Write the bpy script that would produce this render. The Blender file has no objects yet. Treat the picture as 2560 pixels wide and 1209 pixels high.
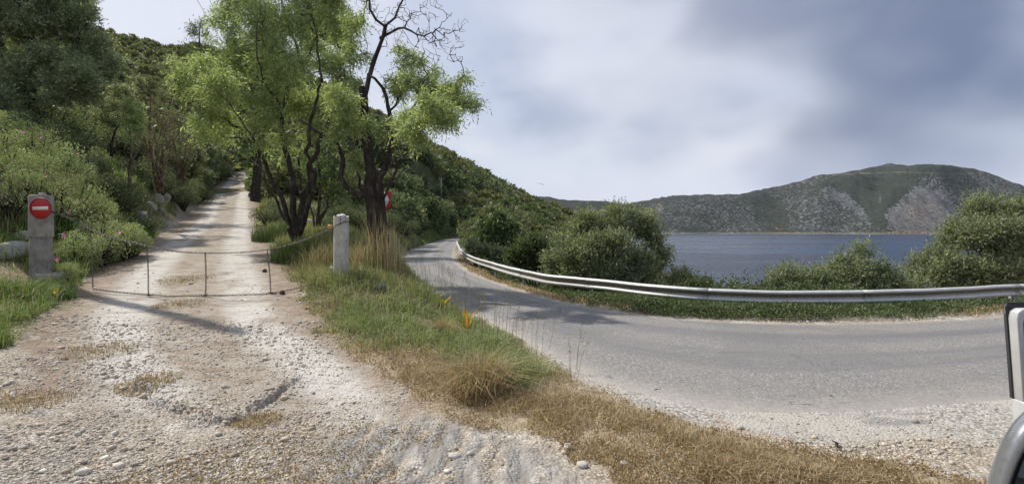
import bpy, math, random
import numpy as np
from mathutils import Vector, Matrix
random.seed(7)
RNG = np.random.default_rng(7)
S = bpy.context.scene
COL = S.collection

# ------------------------------------------------------------------ camera, sky, sun
F = 1280.0; HX = 1280.0; HY = 575.0; CAMZ = 1.6
cam_d = bpy.data.cameras.new('camera'); cam = bpy.data.objects.new('camera', cam_d); COL.objects.link(cam)
cam.location = (0, 0, CAMZ); cam.rotation_euler = (math.radians(90), 0, 0)
cam_d.sensor_width = 36; cam_d.lens = 36 * F / 2560
cam_d.shift_y = (HY - 604.5) / 2560
cam_d.clip_start = 0.05; cam_d.clip_end = 20000
S.camera = cam
SUN_EL = 51.0; SHADOW = Vector((1, -0.58))      # where shadows fall on the ground
sun_d = bpy.data.lights.new('sun', 'SUN'); sun = bpy.data.objects.new('sun', sun_d); COL.objects.link(sun)
sun_d.energy = 3.8; sun_d.angle = math.radians(0.6); sun_d.color = (1, 0.95, 0.87)
sd = SHADOW.normalized(); el = math.radians(SUN_EL)
ray = Vector((sd.x * math.cos(el), sd.y * math.cos(el), -math.sin(el)))
sun.rotation_euler = ray.to_track_quat('-Z', 'Y').to_euler()
sun.location = (-30, 20, 40)
az = math.atan2(-sd.x, -sd.y)                    # direction to the sun, from +Y clockwise
S.view_settings.view_transform = 'Standard'; S.view_settings.look = 'None'
S.view_settings.gamma = 1; S.view_settings.exposure = 0.5
w = bpy.data.worlds.new('World'); S.world = w; w.use_nodes = True
nt = w.node_tree; N = nt.nodes; L = nt.links
for n in list(N): N.remove(n)
def wn(t, **k):
    n = N.new(t)
    for a, b in k.items(): setattr(n, a, b)
    return n
out = wn('ShaderNodeOutputWorld'); bg = wn('ShaderNodeBackground'); bg.inputs['Strength'].default_value = 0.1
sky = wn('ShaderNodeTexSky', sky_type='NISHITA', sun_disc=False)
sky.sun_elevation = el; sky.sun_rotation = az; sky.air_density = 1.2; sky.dust_density = 1.5
tc = wn('ShaderNodeTexCoord')
def wnoise(scale, detail, rough, mscale, loc=(0, 0, 0), dist=0.0):
    m = wn('ShaderNodeMapping'); m.inputs['Scale'].default_value = mscale; m.inputs['Location'].default_value = loc
    L.new(tc.outputs['Generated'], m.inputs['Vector'])
    n = wn('ShaderNodeTexNoise'); n.inputs['Scale'].default_value = scale; n.inputs['Detail'].default_value = detail
    n.inputs['Roughness'].default_value = rough; n.inputs['Distortion'].default_value = dist
    L.new(m.outputs[0], n.inputs['Vector']); return n
def ramp(src, stops):
    r = wn('ShaderNodeValToRGB'); e = r.color_ramp.elements
    e[0].position, e[0].color = stops[0][0], (*stops[0][1], 1); e[1].position, e[1].color = stops[-1][0], (*stops[-1][1], 1)
    for p, c in stops[1:-1]:
        q = e.new(p); q.color = (*c, 1)
    r.color_ramp.interpolation = 'EASE'
    L.new(src, r.inputs['Fac']); return r
def wmix(f, a, b, mode='MIX'):
    m = wn('ShaderNodeMix', data_type='RGBA', blend_type=mode)
    if isinstance(f, float): m.inputs[0].default_value = f
    else: L.new(f, m.inputs[0])
    for s, k in ((a, 6), (b, 7)):
        if isinstance(s, tuple): m.inputs[k].default_value = (*s, 1)
        else: L.new(s, m.inputs[k])
    return m.outputs[2]
# cloud cover: wide soft bands, streaks and a heavy dark bank to the upper right
c1 = wnoise(2.1, 5, 0.5, (1, 1, 2.2), (3.1, 0.4, 0.7), 0.2)
cl = ramp(c1.outputs['Fac'], [(0.34, (2.9, 3.2, 4.3)), (0.50, (4.2, 4.5, 5.5)), (0.66, (5.5, 5.6, 6.1))])
# direction masks: dot with a chosen direction
def dirmask(v, lo, hi, warp=0.0):
    d = Vector(v).normalized()
    dot = wn('ShaderNodeVectorMath', operation='DOT_PRODUCT'); dot.inputs[1].default_value = d
    L.new(tc.outputs['Generated'], dot.inputs[0])
    s = dot.outputs['Value']
    if warp:
        nz = wnoise(2.6, 3, 0.45, (1, 1, 1.5), (1.7, 5.2, 0.3), 0.15)
        ma = wn('ShaderNodeMath', operation='MULTIPLY_ADD'); ma.inputs[1].default_value = warp; L.new(nz.outputs['Fac'], ma.inputs[0]); L.new(s, ma.inputs[2]); s = ma.outputs[0]
    mr = wn('ShaderNodeMapRange', interpolation_type='SMOOTHSTEP'); mr.inputs[1].default_value = lo; mr.inputs[2].default_value = hi
    L.new(s, mr.inputs[0]); return mr.outputs[0]
dk = dirmask((0.80, 1.0, 0.60), 1.055, 1.13, 0.25)
br = dirmask((0.30, 1.0, 0.20), 1.05, 1.14, 0.25)
dk2 = dirmask((0.42, 1.0, 0.42), 1.09, 1.16, 0.25)
base = wmix(0.80, sky.outputs['Color'], cl.outputs['Color'])
br2 = wn('ShaderNodeMath', operation='MULTIPLY'); br2.inputs[1].default_value = 0.6; L.new(br, br2.inputs[0])
base = wmix(br2.outputs[0], base, (6.6, 6.7, 7.0))
dkm = wn('ShaderNodeMath', operation='MULTIPLY'); dkm.inputs[1].default_value = 0.88; L.new(dk, dkm.inputs[0])
base = wmix(dkm.outputs[0], base, (.85, 1.2, 2.15))
dk3 = wn('ShaderNodeMath', operation='MULTIPLY'); dk3.inputs[1].default_value = 0.5; L.new(dk2, dk3.inputs[0])
base = wmix(dk3.outputs[0], base, (3.0, 3.3, 4.3))
sep = wn('ShaderNodeSeparateXYZ'); L.new(tc.outputs['Generated'], sep.inputs[0])
hm = wn('ShaderNodeMapRange'); hm.inputs[1].default_value = 0.0; hm.inputs[2].default_value = 0.16; hm.inputs[3].default_value = 0.6; hm.inputs[4].default_value = 0.0
L.new(sep.outputs['Z'], hm.inputs[0])
base = wmix(hm.outputs[0], base, (4.5, 5.0, 6.5))
L.new(base, bg.inputs['Color']); L.new(bg.outputs[0], out.inputs['Surface'])

# ------------------------------------------------------------------ helpers
def P(px, py, Y): return Vector(((px - HX) / F * Y, Y, CAMZ - (py - HY) / F * Y))
def proj(X, Y, Z): return HX + X / Y * F, HY + (CAMZ - Z) / Y * F

def _hash(ix, iy, seed):
    h = (ix.astype(np.int64) * 374761393 + iy.astype(np.int64) * 668265263 + seed * 974634777) & 0xffffffff
    h = ((h ^ (h >> 13)) * 1274126177) & 0xffffffff
    return ((h ^ (h >> 16)) & 0xffff) / 65535.0
def vnoise(x, y, seed=0):
    x = np.asarray(x, float); y = np.asarray(y, float)
    ix = np.floor(x); iy = np.floor(y); fx = x - ix; fy = y - iy
    fx = fx * fx * (3 - 2 * fx); fy = fy * fy * (3 - 2 * fy); ix = ix.astype(np.int64); iy = iy.astype(np.int64)
    a = _hash(ix, iy, seed); b = _hash(ix + 1, iy, seed); c = _hash(ix, iy + 1, seed); d = _hash(ix + 1, iy + 1, seed)
    return (a * (1 - fx) + b * fx) * (1 - fy) + (c * (1 - fx) + d * fx) * fy
def fbm(x, y, o=4, seed=0, g=0.5):
    s = 0; a = 1; t = 0
    for i in range(o):
        s = s + a * vnoise(x * 2 ** i + 13.7 * i, y * 2 ** i - 7.1 * i, seed + i); t += a; a *= g
    return s / t

def mesh(name, V, faces, mat=None, col=None, smooth=False, attrs=None, uv=None):
    """faces: list of int arrays (n,k). col: (nv,3) point colours."""
    me = bpy.data.meshes.new(name)
    V = np.asarray(V, np.float32); me.vertices.add(len(V)); me.vertices.foreach_set('co', V.ravel())
    faces = [np.asarray(f, np.int32) for f in faces if len(f)]
    tot = sum(f.size for f in faces); nf = sum(len(f) for f in faces)
    me.loops.add(tot); me.polygons.add(nf)
    me.loops.foreach_set('vertex_index', np.concatenate([f.ravel() for f in faces]))
    ls = []; o = 0
    for f in faces:
        ls.append(o + np.arange(len(f)) * f.shape[1]); o += f.size
    me.polygons.foreach_set('loop_start', np.concatenate(ls).astype(np.int32))
    me.update(calc_edges=True)
    if smooth: me.polygons.foreach_set('use_smooth', np.ones(nf, bool))
    if col is not None:
        a = me.color_attributes.new('Col', 'FLOAT_COLOR', 'POINT')
        c = np.ones((len(V), 4), np.float32); c[:, :3] = col; a.data.foreach_set('color', c.ravel())
    for k, arr in (attrs or {}).items():
        a = me.color_attributes.new(k, 'FLOAT_COLOR', 'POINT')
        c = np.ones((len(V), 4), np.float32); c[:, :arr.shape[1]] = arr; a.data.foreach_set('color', c.ravel())
    if mat: me.materials.append(mat)
    return me
def link(name, me, parent=None, loc=None):
    o = bpy.data.objects.new(name, me); COL.objects.link(o)
    if parent: o.parent = parent
    if loc is not None: o.location = loc
    return o
def empty(name, loc=(0, 0, 0), rz=0):
    o = bpy.data.objects.new(name, None); COL.objects.link(o); o.location = loc; o.rotation_euler = (0, 0, rz); o.empty_display_size = 0.2
    return o
def tag(o, label=None, cat=None, group=None, kind=None):
    if label: o['label'] = label
    if cat: o['category'] = cat
    if group: o['group'] = group
    if kind: o['kind'] = kind
    return o
class MB:
    def __init__(s): s.v = []; s.q = {}; s.c = []; s.n = 0
    def add(s, V, faces, col=None):
        V = np.asarray(V, float).reshape(-1, 3); s.v.append(V)
        for f in faces:
            f = np.asarray(f, np.int64)
            if f.size: s.q.setdefault(f.shape[1], []).append(f + s.n)
        s.c.append(np.ones((len(V), 3)) * (col if col is not None else (1, 1, 1)))
        s.n += len(V)
    def box(s, c, sz, rot=0.0, M=None, col=None):
        x, y, z = [a / 2 for a in sz]
        V = np.array([(i * x, j * y, k * z) for k in (-1, 1) for j in (-1, 1) for i in (-1, 1)])
        if M is not None: V = V @ np.array(M.to_3x3()).T
        elif rot: cs, sn = math.cos(rot), math.sin(rot); V = V @ np.array([[cs, sn, 0], [-sn, cs, 0], [0, 0, 1]])
        V = V + np.array(c)
        s.add(V, [[(0, 2, 3, 1), (4, 5, 7, 6), (0, 1, 5, 4), (2, 6, 7, 3), (0, 4, 6, 2), (1, 3, 7, 5)]], col)
    def tube(s, pts, rad, k=8, cap=True, col=None, jit=0.0):
        pts = np.asarray(pts, float); n = len(pts); rad = np.ones(n) * rad
        T = np.gradient(pts, axis=0); T /= np.linalg.norm(T, axis=1)[:, None] + 1e-9
        up = np.array([0, 0, 1.0]) if abs(T[0][2]) < 0.9 else np.array([1.0, 0, 0])
        A = np.cross(T, up); A /= np.linalg.norm(A, axis=1)[:, None] + 1e-9
        B = np.cross(T, A); th = np.arange(k) / k * 2 * math.pi
        R = rad[:, None] * (1 + (jit * (RNG.random((n, k)) - 0.5) if jit else 0))
        V = pts[:, None] + R[..., None] * (np.cos(th)[None, :, None] * A[:, None] + np.sin(th)[None, :, None] * B[:, None])
        i = np.arange(n - 1)[:, None] * k; j = np.arange(k)[None]; j2 = (j + 1) % k
        Q = np.stack([i + j, i + j2, i + k + j2, i + k + j], -1).reshape(-1, 4)
        fs = [Q]
        if cap: fs += [np.array([list(range(k))[::-1]]), np.array([[(n - 1) * k + a for a in range(k)]])]
        s.add(V.reshape(-1, 3), fs, col)
    def lathe(s, prof, k=24, c=(0, 0, 0), col=None, wob=0.0):
        prof = np.array(prof, float); n = len(prof); th = np.arange(k) / k * 2 * math.pi
        r = prof[:, 0][:, None] * (1 + wob * (RNG.random((n, k)) - .5))
        V = np.stack([r * np.cos(th), r * np.sin(th), np.repeat(prof[:, 1][:, None], k, 1)], -1) + np.array(c)
        i = np.arange(n - 1)[:, None] * k; j = np.arange(k)[None]; j2 = (j + 1) % k
        Q = np.stack([i + j, i + j2, i + k + j2, i + k + j], -1).reshape(-1, 4)
        s.add(V.reshape(-1, 3), [Q, np.array([list(range(k))[::-1]]), np.array([[(n - 1) * k + a for a in range(k)]])], col)
    def data(s, name, mat=None, smooth=False):
        return mesh(name, np.concatenate(s.v), [np.concatenate(q) for q in s.q.values()], mat, np.concatenate(s.c), smooth)
    def build(s, name, mat=None, parent=None, smooth=False, loc=None):
        return link(name, s.data(name, mat, smooth), parent, loc)
def bevel(o, wd, seg=2):
    m = o.modifiers.new('bevel', 'BEVEL'); m.width = wd; m.segments = seg; m.limit_method = 'ANGLE'; return o

# ------------------------------------------------------------------ materials
class NB:
    def __init__(s, name):
        s.m = bpy.data.materials.new(name); s.m.use_nodes = True; s.t = s.m.node_tree; s.N = s.t.nodes; s.L = s.t.links
        s.b = s.N['Principled BSDF']; s.o = s.N['Material Output']; s.geo = s.N.new('ShaderNodeNewGeometry'); s.obj = s.N.new('ShaderNodeTexCoord')
    def put(s, sock, v):
        if isinstance(v, (int, float)): sock.default_value = v
        elif isinstance(v, tuple): sock.default_value = (*v, 1) if len(v) == 3 and sock.type == 'RGBA' else v
        else: s.L.new(v, sock)
    def noise(s, scale, detail=3, rough=0.55, vec=None, dist=0, sc=None):
        n = s.N.new('ShaderNodeTexNoise'); n.inputs['Scale'].default_value = scale; n.inputs['Detail'].default_value = detail
        n.inputs['Roughness'].default_value = rough; n.inputs['Distortion'].default_value = dist
        s.L.new(s.vec(vec, sc), n.inputs['Vector']); return n.outputs['Fac']
    def vec(s, vec=None, sc=None):
        v = vec if vec is not None else s.geo.outputs['Position']
        if sc:
            m = s.N.new('ShaderNodeMapping'); m.inputs['Scale'].default_value = sc[:3]
            if len(sc) > 3: m.inputs['Rotation'].default_value = (0, 0, sc[3])
            s.L.new(v, m.inputs['Vector']); v = m.outputs[0]
        return v
    def vor(s, scale, vec=None, feature='F1', sc=None, out='Distance', rnd=1.0):
        n = s.N.new('ShaderNodeTexVoronoi'); n.feature = feature; n.inputs['Scale'].default_value = scale; n.inputs['Randomness'].default_value = rnd
        s.L.new(s.vec(vec, sc), n.inputs['Vector']); return n.outputs[out]
    def ramp(s, f, stops, interp='LINEAR'):
        r = s.N.new('ShaderNodeValToRGB'); e = r.color_ramp.elements; r.color_ramp.interpolation = interp
        c = lambda x: (*x, 1) if isinstance(x, tuple) else (x, x, x, 1)
        e[0].position, e[0].color = stops[0][0], c(stops[0][1]); e[1].position, e[1].color = stops[-1][0], c(stops[-1][1])
        for p, q in stops[1:-1]: e.new(p).color = c(q)
        s.L.new(f, r.inputs['Fac']); return r.outputs['Color']
    def mr(s, f, a, b, c=0.0, d=1.0):
        m = s.N.new('ShaderNodeMapRange'); m.interpolation_type = 'SMOOTHSTEP'
        for i, v in enumerate((a, b, c, d)): m.inputs[i + 1].default_value = v
        s.L.new(f, m.inputs[0]); return m.outputs[0]
    def math(s, op, a, b=0.0):
        m = s.N.new('ShaderNodeMath'); m.operation = op; s.put(m.inputs[0], a); s.put(m.inputs[1], b); return m.outputs[0]
    def mix(s, f, a, b, mode='MIX'):
        m = s.N.new('ShaderNodeMix'); m.data_type = 'RGBA'; m.blend_type = mode
        s.put(m.inputs[0], f); s.put(m.inputs[6], a); s.put(m.inputs[7], b); return m.outputs[2]
    def attr(s, name='Col', ch=None):
        a = s.N.new('ShaderNodeAttribute'); a.attribute_name = name
        if ch is None: return a.outputs['Color']
        sp = s.N.new('ShaderNodeSeparateColor'); s.L.new(a.outputs['Color'], sp.inputs[0]); return sp.outputs[ch]
    def bump(s, h, strength=0.5, dist=0.02, prev=None):
        b = s.N.new('ShaderNodeBump'); b.inputs['Strength'].default_value = strength; b.inputs['Distance'].default_value = dist
        s.L.new(h, b.inputs['Height'])
        if prev is not None: s.L.new(prev, b.inputs['Normal'])
        s.L.new(b.outputs[0], s.b.inputs['Normal']); return b.outputs[0]
    def fin(s, col=None, rough=None, metal=None, spec=None):
        if col is not None: s.put(s.b.inputs['Base Color'], col)
        if rough is not None: s.put(s.b.inputs['Roughness'], rough)
        if metal is not None: s.put(s.b.inputs['Metallic'], metal)
        if spec is not None: s.b.inputs['Specular IOR Level'].default_value = spec
        return s.m
def leaf_material(name, rough=0.5, trans=0.3, spec=0.35):
    n = NB(name); c = n.attr('Col'); n.fin(c, rough, spec=spec)
    t = n.N.new('ShaderNodeBsdfTranslucent'); tcol = n.mix(1.0, c, (1.2, 1.25, 0.75), 'MULTIPLY'); n.L.new(tcol, t.inputs['Color'])
    mx = n.N.new('ShaderNodeMixShader'); mx.inputs[0].default_value = trans
    n.L.new(n.b.outputs[0], mx.inputs[1]); n.L.new(t.outputs[0], mx.inputs[2]); n.L.new(mx.outputs[0], n.o.inputs['Surface'])
    return n.m
M_LEAF = leaf_material('leaf', .5, .5); M_GRASS = leaf_material('grass_blade', 0.6, 0.3, 0.2)
M_OLIVE = leaf_material('olive_leaf', 0.55, 0.42, 0.3); M_SCRUB = leaf_material('scrub_leaf', 0.6, 0.28, 0.25)
def bark_material():
    n = NB('bark'); ob = n.obj.outputs['Object']
    a = n.noise(9, 5, 0.65, ob, sc=(1, 1, .35)); b = n.noise(45, 4, 0.6, ob, sc=(1, 1, .4))
    c = n.ramp(a, [(0.3, (0.018, 0.014, 0.012)), (0.55, (0.05, 0.041, 0.034)), (0.75, (0.13, 0.118, 0.105))])
    n.bump(n.math('ADD', a, b), 0.9, 0.03); return n.fin(n.mix(1.0, c, n.attr('Col'), 'MULTIPLY'), 0.9, spec=0.2)
M_BARK = bark_material()
def simple(name, col, rough=0.6, metal=0.0, spec=0.5, nscale=20, var=0.15, bump=0.2, bd=0.005):
    n = NB(name); a = n.noise(nscale, 5, 0.6, n.obj.outputs['Object'])
    lo = tuple(c * (1 - var) for c in col); hi = tuple(min(1, c * (1 + var)) for c in col)
    c = n.ramp(a, [(0.3, lo), (0.7, hi)])
    if bump: n.bump(a, bump, bd)
    return n.fin(c, rough, metal, spec)

# ------------------------------------------------------------------ terrain shape
WATER = -12.0
def W(px, py, Y): p = P(px, py, Y); return (p.x, p.y, p.z)
ctl = [(-3, -3, 0), (3, -4, 0), (0, -20, 0.5), (20, -10, 0), (-20, -15, 3),
       (0, 1.5, 0), (-3, 3, 0.02), (3, 3, 0), (-1.5, 4.8, .0), (0, 4.8, 0), (2.5, 4.8, 0), (-4.8, 4.8, 0.12), (-8, 4, .5), (-13, 4, 2.2), (-30, 5, 9),
       (-3.3, 6.8, 0.20), (-5.2, 6.8, .24), (-2.2, 6.8, .2), (-.6, 6.2, .1), (-6.9, 6.9, .38),
       (-7.6, 9.2, .40), (-5.5, 9.3, .40), (-4.0, 9.3, .40), (-8.6, 9.2, .55), (-11, 9.2, 1.0), (-14, 9, 2.0),
       W(103, 700, 10), W(855, 697, 10), W(780, 720, 9.8), (-1.6, 9.2, .32), (-.9, 8.6, .06), (-12, 13, 2.2), W(0, 520, 13), W(150, 450, 16),
       W(400, 600, 19), W(530, 600, 19), W(655, 600, 19), W(300, 655, 12.5), W(500, 663, 12.5), W(690, 663, 12.5),
       W(480, 545, 27), W(560, 545, 27), W(645, 545, 27), W(515, 500, 42), W(575, 500, 42), W(635, 500, 42),
       W(560, 450, 62), W(600, 450, 62), W(636, 450, 62), W(592, 420, 85), W(635, 420, 85), W(700, 395, 110), (-60, 130, 22),
       W(45, 292, 22), W(325, 465, 20), W(260, 540, 15), W(480, 430, 38), W(430, 480, 27), W(100, 250, 40), W(290, 222, 90), W(290, 150, 150), W(420, 198, 145), W(560, 255, 138), W(400, 300, 60),
       W(745, 572, 16), W(690, 560, 19), W(640, 485, 40), W(800, 620, 13), W(700, 520, 30), W(760, 480, 45),
       W(940, 640, 12.8), W(1000, 665, 12.8), W(1045, 700, 12.6), W(900, 600, 15), W(880, 560, 22), W(960, 590, 22),
       W(820, 500, 40), W(900, 540, 35), W(950, 560, 34), W(700, 300, 130), W(1040, 410, 130), W(860, 350, 130), W(860, 440, 70), W(1000, 480, 80),
       W(1130, 455, 150), W(1200, 484, 160), W(1280, 504, 175), W(1340, 530, 190), W(1400, 552, 205), W(1425, 562, 215),
       W(1050, 560, 70), W(1100, 560, 95), W(1250, 560, 130), W(1330, 570, 150), W(1180, 520, 140),
       (30, 250, -6), (45, 215, -14), (20, 120, -6), (30, 100, -13), (8, 60, -4), (16, 60, -10), (26, 70, -15), (0, 40, -.4),
       (3, 30, -3.0), (8, 32, -6.5), (15, 32, -9), (25, 35, -13.5), (40, 40, -16), (6, 20, -3.2), (12, 20, -4.3), (22, 22, -7), (34, 26, -12), (50, 15, -14),
       (0, 12, 0), (4, 8.8, 0), (8, 9.6, 0), (0, 9.5, 0), (0, 7.5, 0), (3, 6, 0), (7, 6, 0), (5, 4.8, 0), (9, 4, 0), (14, 3, 0),
       (0.5, 14.2, -.1), (-1.0, 20, -.1), (-2.5, 30, -.1), (2.8, 12, -.12), (5.5, 10.8, -.12), (8.5, 10.8, -.1), (11, 11, -.1), (16, 9, -.1), (25, 4, -.2),
       (1.6, 14.6, -.7), (4, 13, -.8), (8, 13, -.8), (13, 13, -.8), (20, 11, -.9), (0.2, 20, -1), (-1.2, 28, -.8), (20, -4, -0.2), (35, 0, -3), (60, -20, -10),
       (-150, 100, 70), (-100, 220, 70), (-200, 0, 60), (-60, 40, 19), (-40, 20, 12), (0, 300, 10), (-60, 200, 48), (-120, -80, 30), (0, -80, 10), (100, -80, -8),
       (100, 50, -20), (80, 150, -20), (60, 260, -18), (-200, 300, 80), (40, 350, -10), (200, 0, -20)]
# road edges, in pairs (near/left edge, far/right edge)
RL = [(1150, 588), (1100, 600), (1045, 618), (1000, 645), (985, 670), (1010, 700), (1090, 735), (1180, 780), (1290, 840), (1390, 900), (1480, 945), (1620, 990), (1800, 1025), (2050, 1032), (2300, 1018), (2560, 1000)]
RR = [(1165, 588), (1150, 600), (1140, 618), (1135, 640), (1142, 657), (1175, 682), (1250, 711), (1340, 740), (1450, 765), (1600, 788), (1750, 800), (1900, 806), (2060, 808), (2250, 804), (2450, 794), (2650, 780)]
def road_z(Y): return 0.5 * np.clip((np.asarray(Y, float) - 25) / 85, 0, 1.4)
def on_road(px, py):
    Y = 20.0
    for _ in range(40): Y = (CAMZ - float(road_z(Y))) * F / (py - HY) * .5 + Y * .5
    return ((px - HX) / F * Y, Y)
L2 = [(-34, 116), (-20, 113)] + [on_road(*p) for p in RL] + [(6.6, 4.75), (9.5, 3.9), (14, 1.2), (20, -5)]
R2 = [(-34, 123), (-17, 121)] + [on_road(*p) for p in RR] + [(12.6, 8.9), (15, 7.3), (19.5, 3.6), (25, -2)]
def catmull(pts, per=10):
    p = np.array(pts, float); p = np.vstack([2 * p[0] - p[1], p, 2 * p[-1] - p[-2]]); o = []
    for i in range(1, len(p) - 2):
        t = np.linspace(0, 1, per, endpoint=False)[:, None]
        o.append(.5 * ((2 * p[i]) + (-p[i - 1] + p[i + 1]) * t + (2 * p[i - 1] - 5 * p[i] + 4 * p[i + 1] - p[i + 2]) * t ** 2 + (-p[i - 1] + 3 * p[i] - 3 * p[i + 1] + p[i + 2]) * t ** 3))
    o.append(p[-2][None]); return np.concatenate(o)
EL = catmull(L2, 14); ER = catmull(R2, 14)
for a in EL[::10]: ctl.append((a[0], a[1], float(road_z(a[1]))))
for a in ER[::10]: ctl.append((a[0], a[1], float(road_z(a[1]))))
c_ = np.array(ctl, float)
keep = []
for i in range(len(c_)):                      # drop control points that nearly coincide
    if all(np.hypot(*(c_[i, :2] - c_[j, :2])) > 0.3 for j in keep): keep.append(i)
c_ = c_[keep]; EPS = 0.35
def phi(r): return np.sqrt(r * r + EPS * EPS)
n_ = len(c_); A = np.zeros((n_ + 3, n_ + 3)); D = np.hypot(c_[:, None, 0] - c_[None, :, 0], c_[:, None, 1] - c_[None, :, 1])
A[:n_, :n_] = phi(D) + np.diag(0.02 + np.clip(c_[:, 1] / 100, 0, 3) ** 2 * 1.2 * (c_[:, 1] > 60)); A[:n_, n_] = 1; A[:n_, n_ + 1:] = c_[:, :2]; A[n_:, :n_] = A[:n_, n_:].T
SOL = np.linalg.solve(A, np.concatenate([c_[:, 2], np.zeros(3)]))
def broad(x, y):
    x = np.asarray(x, float); y = np.asarray(y, float); sh = x.shape; x = x.ravel(); y = y.ravel(); o = np.empty(len(x))
    for i in range(0, len(x), 40000):
        xx = x[i:i + 40000, None]; yy = y[i:i + 40000, None]
        o[i:i + 40000] = phi(np.hypot(xx - c_[None, :, 0], yy - c_[None, :, 1])) @ SOL[:n_] + SOL[n_] + SOL[n_ + 1] * xx[:, 0] + SOL[n_ + 2] * yy[:, 0]
    return o.reshape(sh)
def sdpoly(poly, x, y):
    """signed distance, negative inside"""
    p = np.array(poly, float); d = np.full(x.shape, 1e9); ins = np.zeros(x.shape, bool)
    for i in range(len(p)):
        a = p[i]; b = p[(i + 1) % len(p)]; e = b - a
        t = np.clip(((x - a[0]) * e[0] + (y - a[1]) * e[1]) / (e @ e + 1e-12), 0, 1)
        d = np.minimum(d, np.hypot(x - a[0] - t * e[0], y - a[1] - t * e[1]))
        if a[1] != b[1]:
            ins ^= ((a[1] > y) != (b[1] > y)) & (x < (b[0] - a[0]) * (y - a[1]) / (b[1] - a[1]) + a[0])
    return np.where(ins, -d, d)
ROADP = np.vstack([EL[::3], ER[::-1][::3]])
def ss(a, b, v): t = np.clip((v - a) / (b - a), 0, 1); return t * t * (3 - 2 * t)
# track centre line: (Y, px left, px right)
TR = [(1.0, -600, 2300), (3.2, 150, 1250), (4.8, 200, 1050), (6.8, 175, 800), (9.3, 215, 735), (12.5, 300, 690), (19, 400, 657), (27, 480, 645), (42, 515, 635), (62, 560, 636), (85, 592, 638), (110, 690, 722)]
TC = np.array([(((a + b) / 2 - HX) / F * Y, Y) for Y, a, b in TR]); TH = np.array([(b - a) / 2 / F * Y for Y, a, b in TR])
_t = catmull(np.column_stack([TC, TH]), 8)
def track_coord(x, y):
    best = np.full(x.shape, 1e9); q = np.zeros(x.shape)
    for i in range(len(_t) - 1):
        a = _t[i]; b = _t[i + 1]; e = b[:2] - a[:2]; l2 = e @ e
        t = np.clip(((x - a[0]) * e[0] + (y - a[1]) * e[1]) / l2, 0, 1)
        dx = x - a[0] - t * e[0]; dy = y - a[1] - t * e[1]; d = np.hypot(dx, dy); hw = a[2] + (b[2] - a[2]) * t
        sgn = np.sign(e[1] * dx - e[0] * dy); m = d < best
        best = np.where(m, d, best); q = np.where(m, sgn * d / hw, q)
    return q
_SLAB = None
_TZ = np.array([(1, 0), (4.8, .03), (6.8, .22), (9.3, .40), (12.5, .79), (19, 1.23), (27, 2.23), (42, 4.06), (62, 7.66), (85, 11.9), (110, 17.0), (140, 23)])
_ty = np.arange(0, 150, .5); _tz = np.interp(_ty, _TZ[:, 0], _TZ[:, 1]); _tz = np.convolve(np.pad(_tz, 8, 'edge'), np.ones(17) / 17, 'valid')
def ground(x, y, fine=True):
    x = np.asarray(x, float); y = np.asarray(y, float)
    z = broad(x, y); r = np.hypot(x, y)
    sd = np.full(x.shape, 9.0); m = (r < 180)
    if m.any(): sd[m] = sdpoly(ROADP, x[m], y[m])
    rm = ss(0.9, 0.0, sd)
    zr = road_z(y)
    z = z * (1 - rm) + (zr - 0.012) * rm
    z = z - 0.05 * ss(-0.22, -0.5, sd)
    tk = (y > 8) & (y < 115) & (np.abs(x) < 60)
    if tk.any():
        qa = np.abs(track_coord(x[tk], y[tk])); wt = ss(1.75, 1.05, qa) * ss(8.5, 11.5, y[tk]); z[tk] = z[tk] * (1 - wt) + np.interp(y[tk], _ty, _tz) * wt
    z = z + ss(40, 90, r) * (1 - rm) * (fbm(x / 14, y / 14, 3, 5) - .5) * 2.4
    if fine:
        nr = (1 - rm) * ss(14, 8, r)
        z = z + nr * ((fbm(x * 2.2, y * 2.2, 4, 11) - .5) * .05 + (fbm(x * 14, y * 14, 3, 21) - .5) * .022)
        if _SLAB is not None:
            k = r < 12
            if np.any(k):
                xs = x[k]; ys = y[k]
                s = sdpoly(_SLAB, xs, ys) + (fbm(xs * 5, ys * 5, 3, 31) - .5) * .16 + (fbm(xs * 24, ys * 24, 2, 32) - .5) * .09
                z[k] += (.042 * ss(.04, -.03, s) - .022 * np.exp(-((s - .035) / .03) ** 2)) * ss(5.7, 4.9, ys)
                g = sdpoly(_ROCK, xs, ys); gm = ss(.1, -.4, g)
                u = (xs * 1.0 - ys * .16 + (fbm(xs * 1.3, ys * 1.3, 2, 41) - .5) * .5) * 5.2
                z[k] += gm * ((np.abs((u % 1) - .5) * 2) ** .7 - .5) * .028
    return z
def g0(x, y): return float(ground(np.array([x]), np.array([y]), False)[0])
_ys = np.concatenate([np.arange(2, 30, .05), np.arange(30, 320, .4)])
def hit(px, py):
    x = (px - HX) / F * _ys; zr = CAMZ - (py - HY) / F * _ys; g = ground(x, _ys, False); k = np.nonzero(g >= zr)[0]
    i = k[0] if len(k) else len(_ys) - 1
    return (float(x[i]), float(_ys[i]), float(g[i]))
def poly(pts): return [hit(*p)[:2] for p in pts]
_slab = poly([(380, 985), (430, 1020), (500, 1042), (575, 1050), (640, 1020), (705, 985), (760, 930), (790, 870), (760, 800), (740, 700), (200, 700), (190, 800), (260, 900), (320, 950)])
_ROCK = poly([(650, 1209), (800, 1100), (960, 1020), (1180, 1060), (1380, 1120), (1440, 1209)]) + [(1.0, 1.8), (-2.5, 1.8)]
_SLAB = _slab
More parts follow.
